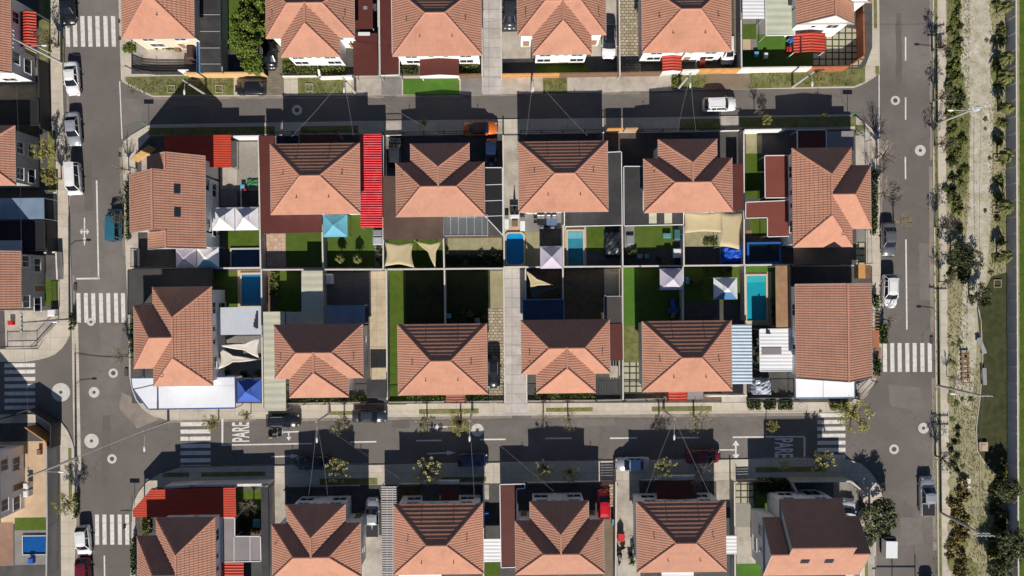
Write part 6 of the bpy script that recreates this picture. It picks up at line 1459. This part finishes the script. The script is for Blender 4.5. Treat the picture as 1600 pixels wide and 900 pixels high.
for a in [
 ('upper grey storage box against the wall under the bright red canopy',(583,359,598,369),.9,PL['grey']), ('lower pale grey storage box above the pebble strip',(583,370,598,383),.8,pm('pale_grey_plastic',(.38,.41,.45))),
 ('sky blue box on the divider wall side in the shaded dark lawn',(696,490,705,497),1.0,PL['skyb']), ('white box in the grey patio corner by the back wall',(510,428,521,444),1.1,PL['white']), ('blue box on the shaded lawn right of the lilac gazebo',(1070,433,1076,444),.8,PL['skyb']),
 ('red box by the house wall left of the striped red porch',(1002.5,86,1009,93.5),.9,PL['red']), ('dark red cabinet right of the striped red porch',(1092,92,1101,103),1.0,pm('dark_red_plastic',(.25,.04,.03))), ('teal bin beside the bright red car',(955,809,961,819),.9,PL['teal']),
 ('teal box lying on the shaded lawn by the black roof',(1036,364,1049,372),.5,PL['teal']), ('upright teal cabinet at the right of the furniture yard',(1052,358,1062,375),1.0,pm('dark_teal_plastic',(.04,.13,.14))), ('small teal crate at the lower edge of the furniture yard',(1007,397,1014,404),.5,PL['teal']),
 ('grey crate left of the small teal crate in the furniture yard',(995,397,1004,404),.6,PL['grey']), ('pale grey stack of boards in the furniture yard corner',(979,367,991,382),.4,PL['grey']), ('white crate with slats at the lower right of the furniture yard',(1052,388,1064,403),.7,PL['white']),
 ('white air unit on the small annex wall beside the left corner house',(332,454,347,475),2.6,whitewall), ('brown box standing in the top left corner yard',(272,75,281,80),.6,PL['brown']), ('dark cabinet beside the blue carport strip in the top left yard',(297,74,308,96),1.6,pm('dark_brown_metal',(.06,.03,.03))),
 ('blue-grey box on the terrace beside the lower left pool',(44,872,52,881),.6,PL['blue']), ('small red box in the concrete corner yard at the left',(12,501,20,508),.6,PL['red']), ('pale cabinet in the concrete corner yard at the left',(76,483,88,494),.8,PL['white']),
 ('upper white air unit on the sandy patio by the pale house',(40,753,48,762),1.0,PL['white']), ('lower white air unit on the sandy patio by the pale house',(40,765,48,775),1.0,PL['white']), ('dark planter box on the sandy patio under the orange corner fence',(57,702,63,711),.5,PL['brown']),
 ('teal garden box among the dark bushes at lower left',(396,810,408,823),.9,PL['teal']), ('dark shed box against the house in the shade, bottom row',(756,800,764,806),.8,PL['blue']), ('small white cabinet by the hip-roofed house beside the stone driveway',(742,497,750,505),.9,PL['grey']),
 ('white garden chest below the cyan gazebo lawn divider',(375,288,382,294),.5,PL['skyb']), ('white washing machine beside the gabled corner house at top right',(1232,58,1238,66),.9,PL['blue']), ('red toy box below the blue chest at the top right yard',(1229,73,1237,80),.6,PL['red']), ('pale blue crate on the shaded lawn at top right, left one',(1179,80,1186,88),.5,PL['skyb']), ('pale grey crate on the shaded lawn at top right, right one',(1194,82,1200,91),.6,PL['white']),
 ]: crate(*a)
m = MB(); m.blob((0,0,.28),.28,.28,.28,1,.0,2); b = P(384,297,.3); o = m.build('ball', PL['red']); o.location = (b.x,b.y,.12); tag(o,'red ball on the gravel by the green tarpaulin','ball')
def tarp(label, a, z0, z1, mat, seed=1, name='tarpaulin', amp=.12):
    pp = at_h(RC(*a), .5); c = sum(pp, Vector())/4; w, l = abs(pp[1].x-pp[0].x)/2, abs(pp[2].y-pp[1].y)/2; rnd = random.Random(seed); n = 9; m = MB(); hs = {}
    for i in range(n+1):
        for j in range(n+1):
            u, v = i/n, j/n; e = min(u,1-u,v,1-v)*2; hs[i,j] = Vector((c.x+w*(2*u-1)*(1+.06*rnd.uniform(-1,1)), c.y+l*(2*v-1)*(1+.06*rnd.uniform(-1,1)), .13+z0*min(1,e*5)+z1*(e**.5)*(.6+.4*rnd.random())+rnd.random()*amp))
    for i in range(n):
        for j in range(n): m.face([hs[i,j],hs[i+1,j],hs[i+1,j+1],hs[i,j+1]])
    return tag(m.build(name, mat), label, 'tarpaulin')
tarp('crumpled green tarpaulin on the gravel yard',(384,279,404,290),.05,.15,PL['green'],1)
tarp('bright blue tarpaulin under the upright beige sail',(1127,380,1161,413),.5,.8,pm('blue_tarp_cloth',(.015,.085,.50),.45),2)
tarp('dark mound of covered things beside the black roof yard',(944,359,971,402),.3,.7,pm('dark_tarp_cloth',(.02,.026,.035),.35),3,amp=.25)
tarp('crumpled clear plastic sheet left of the dark yard on the lower street',(1174,590,1203,617),1.0,.5,pm('plastic_film',(.42,.46,.52),.2),4,amp=.3)
tarp('pale tan cover on the patio beside the alley-side shaded yard',(946,424,970,462),.02,.05,pm('tan_cover',(.50,.43,.30),.8),5,amp=.04)
# dining set, loungers, parasol
def table(label, px, py, w, d, mat, rz=0, h=.75):
    b = P(px,py,.7); t = thing('garden_table', label, 'table', (b.x,b.y,.14), R_(rz)); m = MB(); m.box(-w/2,-d/2,h-.05,w/2,d/2,h); m.build('tabletop', mat, t)
    for sx in (-1,1):
        for sy in (-1,1): m = MB(); m.box(sx*(w/2-.08)-.03,sy*(d/2-.08)-.03,0,sx*(w/2-.08)+.03,sy*(d/2-.08)+.03,h-.05); m.build('leg', metald, t)
def chair(label, px, py, rz, mat, group):
    b = P(px,py,.5); t = thing('garden_chair', label, 'chair', (b.x,b.y,.14), R_(rz), group); m = MB(); m.box(-.23,-.22,.41,.23,.22,.45); m.build('seat', mat, t)
    m = MB(); m.add([(-.22,.19,.45),(.22,.19,.45),(.22,.24,.45),(-.22,.24,.45),(-.22,.25,.88),(.22,.25,.88),(.22,.29,.88),(-.22,.29,.88)],[(3,2,1,0),(4,5,6,7),(0,1,5,4),(1,2,6,5),(2,3,7,6),(3,0,4,7)]); m.build('backrest', mat, t)
    for sx in (-1,1):
        for sy in (-1,1): m = MB(); m.box(sx*.2-.018,sy*.19-.018,0,sx*.2+.018,sy*.19+.018,.41); m.build('leg', metald, t)
table('dark garden table nearer the concrete driveway, left of the glass one',846,347,1.1,.8,blackp); table('blue-grey glass garden table right of the dark one',862,347,1.35,.85,pm('table_glass',(.10,.15,.26),.15))
for i, (x, y, r) in enumerate([(842,340,0),(848,340,0),(857,340,0),(866,340,0),(846,354,180),(854,354,180),(863,354,180),(837,346,90)]):
    chair(['white-backed chair at the left end of the upper row of the dining set','second chair from the left in the upper row of the dining set','third chair from the left in the upper row of the dining set','chair at the right end of the upper row of the dining set','left chair in the lower row of the dining set','middle chair in the lower row of the dining set','right chair in the lower row of the dining set','single chair at the left side of the dining set'][i],x,y,r,PL['white'] if i in (0,1,2,3,4,6) else blackp,'chairs around the dining tables')
table('low brown coffee table above the rounded blue pool',804.5,349,.8,.8,PL['brown'],0,.4)
def lounger(label, px, py, rz, mat):
    b = P(px,py,.4); t = thing('sun_lounger', label, 'lounger', (b.x,b.y,.14), R_(rz)); m = MB(); m.box(-.32,-.85,.27,.32,.45,.36); m.build('mattress', mat, t)
    m = MB(); m.bar((0,.45,.32),(0,.95,.62),.64,.08); m.build('backrest', metald, t)
    for sx in (-1,1):
        for sy in (-.75,.4): m = MB(); m.box(sx*.27-.03,sy-.03,0,sx*.27+.03,sy+.03,.27); m.build('leg', metald, t)
lounger('white lounger nearer the black net pergola, above the rounded pool',791,348,0,PL['white']); lounger('white lounger nearer the grey patio, above the rounded pool',816.5,351,0,PL['white'])
crate('white bench with storage below the closed black parasol',(797,335,811,341),.45,PL['white'],'garden_bench','bench')
b = P(804,334,.14); t = thing('parasol','closed black parasol on the concrete driveway terrace','parasol',(b.x,b.y,.14)); m = MB(); m.tube([(0,0,0),(0,0,2.4)],.025,6); m.build('pole', metald, t)
m = MB(); m.lathe([(.16,1.05),(.17,1.2),(.12,1.7),(.05,2.35)],n=10); m.build('canopy', blackp, t); m = MB(); m.lathe([(.26,0),(.26,.06),(.05,.1)],n=14); m.build('base', metald, t)
table('black metal bench table around the closed parasol',803,326,1.1,.7,metald,0,.6)
# play set on the shaded lawn
b = P(1051,485,.5); t = thing('play_slide','dark blue play slide on the shaded lawn below the lilac gazebo','slide',(b.x,b.y,.14)); m = MB(); m.box(-.75,-.35,0,.75,.35,1.0); m.build('tower', pm('navy_plastic',(.03,.06,.16)), t)
m = MB(); m.bar((0,.35,1.0),(0,1.5,.12),.55,.06); m.build('slide', PL['blue'], t); m = MB(); m.bar((0,-.35,.9),(0,-1.0,.05),.5,.06); m.build('ladder', PL['grey'], t)
# roof duct, vents, air units
b = P(402,502,2.7); t = thing('roof_duct','dark angled duct on the pale grey square roof','duct',(b.x,b.y,2.69)); m = MB(); m.box(-.15,-.9,0,.12,.9,.3); m.build('duct', metald, t); m = MB(); m.box(-.38,-.75,0,-.15,-.1,.3); m.build('elbow', metald, t)
b = P(1240,533,2.8); t = thing('air_unit','grey air conditioner at the right edge of the white flat roof','air conditioner',(b.x,b.y,2.81)); m = MB(); m.box(-.3,-1.0,0,.3,.5,.5); m.build('case', PL['grey'], t); m = MB(); m.disc((0,.1),.24,.505,16); m.build('fan', metald, t)
b = P(1198,518,2.8); t = thing('roof_duct','small black duct at the top of the white flat roof','duct',(b.x,b.y,2.81)); m = MB(); m.box(-.12,-.3,0,.12,.3,.25); m.build('duct', metald, t); m = MB(); m.box(.12,-.3,0,.4,-.08,.25); m.build('elbow', metald, t)
b = P(571,12,3.0); m = MB(); m.box(b.x-.25,b.y-.2,2.98,b.x+.25,b.y+.2,3.1); tag(m.build('skylight', PL['grey']),'small grey skylight on the maroon side roof in the top row','skylight')
b = P(569,53,2.6); m = MB(); m.box(b.x-.75,b.y-.2,2.59,b.x+.75,b.y+.2,2.68); tag(m.build('skylight', PL['white']),'white skylight strip on the maroon carport roof in the top row','skylight')
# red cart in the driveway
b = P(970,838,.5); t = thing('garden_cart','red garden cart with a black pointed cover in the bottom-row driveway','cart',(b.x,b.y,.13)); m = MB(); m.box(-.42,-.55,.25,.42,.45,.75); m.build('tray', PL['red'], t)
m = MB(); m.add([(-.38,.45,.3),(.38,.45,.3),(.38,.45,.72),(-.38,.45,.72),(0,1.5,.5)],[(0,1,2,3),(1,0,4),(2,1,4),(3,2,4),(0,3,4)]); m.build('cover', blackp, t)
for sx in (-1,1): m = MB(); m.tube([(sx*.44,-.1,.2),(sx*.54,-.1,.2)],.2,12); m.build('wheel', tyre, t)
# bicycles leaning in the same driveway
def bike(label, px, py, rz):
    b = P(px,py,.4); t = thing('bicycle', label, 'bicycle', (b.x,b.y,.13), R_(rz), 'bicycles in the driveway')
    for x in (-.5,.5):
        w_ = MB(); w_.lathe([(.30,-.02),(.34,-.02),(.34,.02),(.30,.02)], n=16); w_.v = [Vector((v.x+x, v.z, v.y+.34)) for v in w_.v]; w_.build('wheel', tyre, t)
    m = MB(); m.tube([(-.5,0,.34),(-.15,0,.82),(.35,0,.78),(.5,0,.34)],.022,5); m.tube([(-.15,0,.82),(.0,0,.33),(.35,0,.78)],.022,5); m.build('frame', metald, t)
    m = MB(); m.blob((-.17,0,.9),.13,.07,.04,1,.02,1); m.build('saddle', blackp, t); m = MB(); m.tube([(.35,-.28,.98),(.38,0,1.0),(.35,.28,.98)],.018,5); m.build('handlebar', metald, t)
bike('dark bicycle standing near the red cart, upper one',968,858,20); bike('dark bicycle below the upper one near the house wall',987,861,100); bike('dark bicycle in the bottom-row driveway, nearest the divider wall',969,874,75)
# park furniture
for x, y, rz, w in [(1532,540,-68,'upper of two by the shaded park lawn'),(1536,588,-88,'lower of two by the shaded park lawn')]:
    b = P(x,y,.3); t = thing('park_bench', f'grey park bench, {w}', 'bench', (b.x,b.y,.13), R_(rz), 'park benches')
    for k in range(4): m = MB(); m.box(-1.1,-.26+k*.14,.40,1.1,-.15+k*.14,.45); m.build('seat_slat', metalg, t)
    for s in (-.9,.9): m = MB(); m.box(s-.05,-.24,0,s+.05,.26,.40); m.build('leg', metald, t)
b = P(1507,575,.2); t = thing('climbing_ladder','low wooden climbing ladder lying in the park by the pole','play equipment',(b.x,b.y,.13),R_(2))
for s in (-1,1): m = MB(); m.tube([(s*.4,-2.2,.35),(s*.4,2.2,.35)],.07,6); m.build('rail', woodm, t)
for k in range(7): m = MB(); m.tube([(-.55,-1.9+k*.63,.36),(.55,-1.9+k*.63,.36)],.09,6); m.build('rung', woodm, t)
for x, y, lab, mt in [(1509.5,755,'pale square concrete slab beside the golden tussocks',wallw),(1536.5,698,'tan square concrete slab with a rusty centre in the shaded lawn',M('rusty_slab',(.42,.33,.25),.9,.2,2,coords='obj'))]:
    b = P(x,y,.4); t = thing('concrete_slab', lab, 'slab', (b.x,b.y,.1)); m = MB(); m.prism([(-.58,-.58),(.58,-.58),(.58,.58),(-.58,.58)],0,.34); m.build('slab', mt, t); m = MB(); m.prism([(-.3,-.3),(.3,-.3),(.3,.3),(-.3,.3)],.341,.38); m.build('lid', mt, t)
# ring on the pavement
b = P(1252,634,.13); m = MB(); m.disc((b.x,b.y),.36,.155,24,0,.12); tag(m.build('painted_ring', ringp), 'small pale ring on the pavement below the white ribbed roof', 'ring')

# small plants and pots in the yards
rnd = random.Random(5)
def potted(label, px, py, r=.28, mt='brown', lf='shrub', group=None):
    b = P(px,py,.4); t = thing('potted_plant', label, 'potted plant', (b.x,b.y,.13), rnd.random()*6, group)
    m = MB(); m.lathe([(r*.55,0),(r*.75,.3),(r*.8,.32),(r*.6,.3)], n=12); m.build('pot', PL[mt], t)
    f = bpy.data.objects.new('foliage', BM[lf][rnd.randrange(3)]); COL.objects.link(f); f.parent = t; f.location = (0,0,.28); f.scale = (r*1.5,r*1.5,.45)
for lab, spots in [('potted plant of the cluster on the concrete yard at top left',[(257,73),(262,73),(267,74),(270,73),(245,74)]),('potted plant along the wall of the shaded debris yard, second row',[(697,395),(700,404),(712,408),(742,405),(752,400),(760,408),(770,399),(778,404),(765,412),(728,411)]),
    ('potted plant in the grey patio below the crossed cream sails',[(348,578),(356,582),(379,583),(384,585),(404,582)]),('potted plant between the pebbles below the bright red canopy',[(590,390),(594,397),(590,405),(595,411)]),
    ('potted plant in the shaded furniture yard, second row',[(981,407),(990,393),(1028,405),(1040,411),(1060,410),(983,397)]),('potted plant on the white-walled porch side in the top row',[(722,100),(731,96),(741,108),(747,93)]),
    ('potted plant below the pale blue corrugated roof side passage',[(1178,530),(1180,541),(1183,552),(1181,566)]),('potted plant in the shaded yard right of the turquoise pool',[(1207,470),(1209,480),(1208,492)]),
    ('potted plant by the eave of the hip-roofed house beside red equipment',[(985,868),(988,878),(990,852),(966,866)]),('potted plant at the front of the alley-side house on the lower street',[(842,619),(851,618),(863,620),(878,620),(893,618),(904,620),(915,619)]),
    ('potted plant on the shaded lawn behind the house with stepping stones',[(712,490),(722,486),(735,492),(747,487),(757,494)]),('potted plant at the end of the shaded lawn beside the navy gazebo',[(1082,440),(1090,446),(1098,437),(1104,421),(1130,423),(1140,421)])]:
    for x, y in spots: potted(lab, x, y, rnd.uniform(.22,.36), rnd.choice(['brown','grey','white','brown']), rnd.choice(['shrub','hedge','dark','shrub']), lab.replace('potted plant','pots'))
# ------------------------------------------------------------------ person on the bottom-left driveway
skinm = M('skin', (.42,.25,.17), .6, .05, 3., coords='obj'); shirtm = M('tan_shirt', (.50,.29,.13), .85, .1, 4., coords='obj'); trou = M('dark_trousers', (.03,.03,.04), .85, .1, 4., coords='obj'); hairm = M('dark_hair', (.015,.012,.01), .6, .1, 8., coords='obj')
def skin_obj(name, verts, edges, radii, mat, parent, root=0, sub=1):
    me = bpy.data.meshes.new(name); me.from_pydata(verts, edges, []); me.materials.append(mat)
    o = bpy.data.objects.new(name, me); COL.objects.link(o); o.parent = parent
    md = o.modifiers.new('skin', 'SKIN'); md.use_smooth_shade = True
    for i, r in enumerate(radii): me.skin_vertices[0].data[i].radius = (r, r)
    me.skin_vertices[0].data[root].use_root = True
    sb = o.modifiers.new('sub', 'SUBSURF'); sb.levels = sb.render_levels = sub; return o
b = P(424,763,.5); t = thing('person','person in a tan top and dark trousers standing at the top of a concrete driveway','person',(b.x,b.y,.13),R_(200))
V = [(0,0,.95),(0,.01,1.15),(0,0,1.38),(0,0,1.50),(0,-.02,1.60),(0,-.03,1.72),
     (.09,0,.90),(.10,-.03,.50),(.10,.03,.10),(.11,-.10,.05),(-.09,0,.90),(-.10,.08,.50),(-.10,.16,.10),(-.11,.03,.05),
     (.19,0,1.36),(.25,.02,1.08),(.24,-.14,.88),(.24,-.18,.80),(-.19,0,1.36),(-.25,.03,1.08),(-.24,-.12,.88),(-.24,-.16,.80)]
Ed = [(0,1),(1,2),(2,3),(3,4),(4,5),(0,6),(6,7),(7,8),(8,9),(0,10),(10,11),(11,12),(12,13),(2,14),(14,15),(15,16),(16,17),(2,18),(18,19),(19,20),(20,21)]
Rr = [.13,.12,.14,.055,.10,.085,.09,.06,.045,.04,.09,.06,.045,.04,.06,.045,.035,.03,.06,.045,.035,.03]
skin_obj('body', V, Ed, Rr, skinm, t)
skin_obj('shirt', [(0,0,.98),(0,.01,1.15),(0,0,1.38),(.19,0,1.36),(.235,.015,1.15),(-.19,0,1.36),(-.235,.02,1.15)], [(0,1),(1,2),(2,3),(3,4),(2,5),(5,6)], [.155,.145,.165,.08,.065,.08,.065], shirtm, t)
skin_obj('trousers', [(0,0,.96),(.09,0,.88),(.10,-.03,.50),(.10,.03,.12),(-.09,0,.88),(-.10,.08,.50),(-.10,.16,.12)], [(0,1),(1,2),(2,3),(0,4),(4,5),(5,6)], [.15,.11,.08,.065,.11,.08,.065], trou, t)
m = MB(); m.blob((0,.02,1.71),.105,.115,.10,2,.04,2); m.build('hair', hairm, t, smooth=True)
for s in (-1,1):
    for k, L in enumerate((.075,.085,.08,.065)):
        x0 = s*.24-.024+k*.016; m = MB(); y0 = -.19 if s > 0 else -.17; m.tube([(x0,y0,.78),(x0,y0-.015,.78-L*.5),(x0,y0-.005,.78-L)],[.010,.009,.007],5); m.build('finger', skinm, t)
    m = MB(); y0 = -.19 if s > 0 else -.17; m.tube([(s*.21,y0,.82),(s*.195,y0-.02,.77)],[.012,.009],5); m.build('thumb', skinm, t)
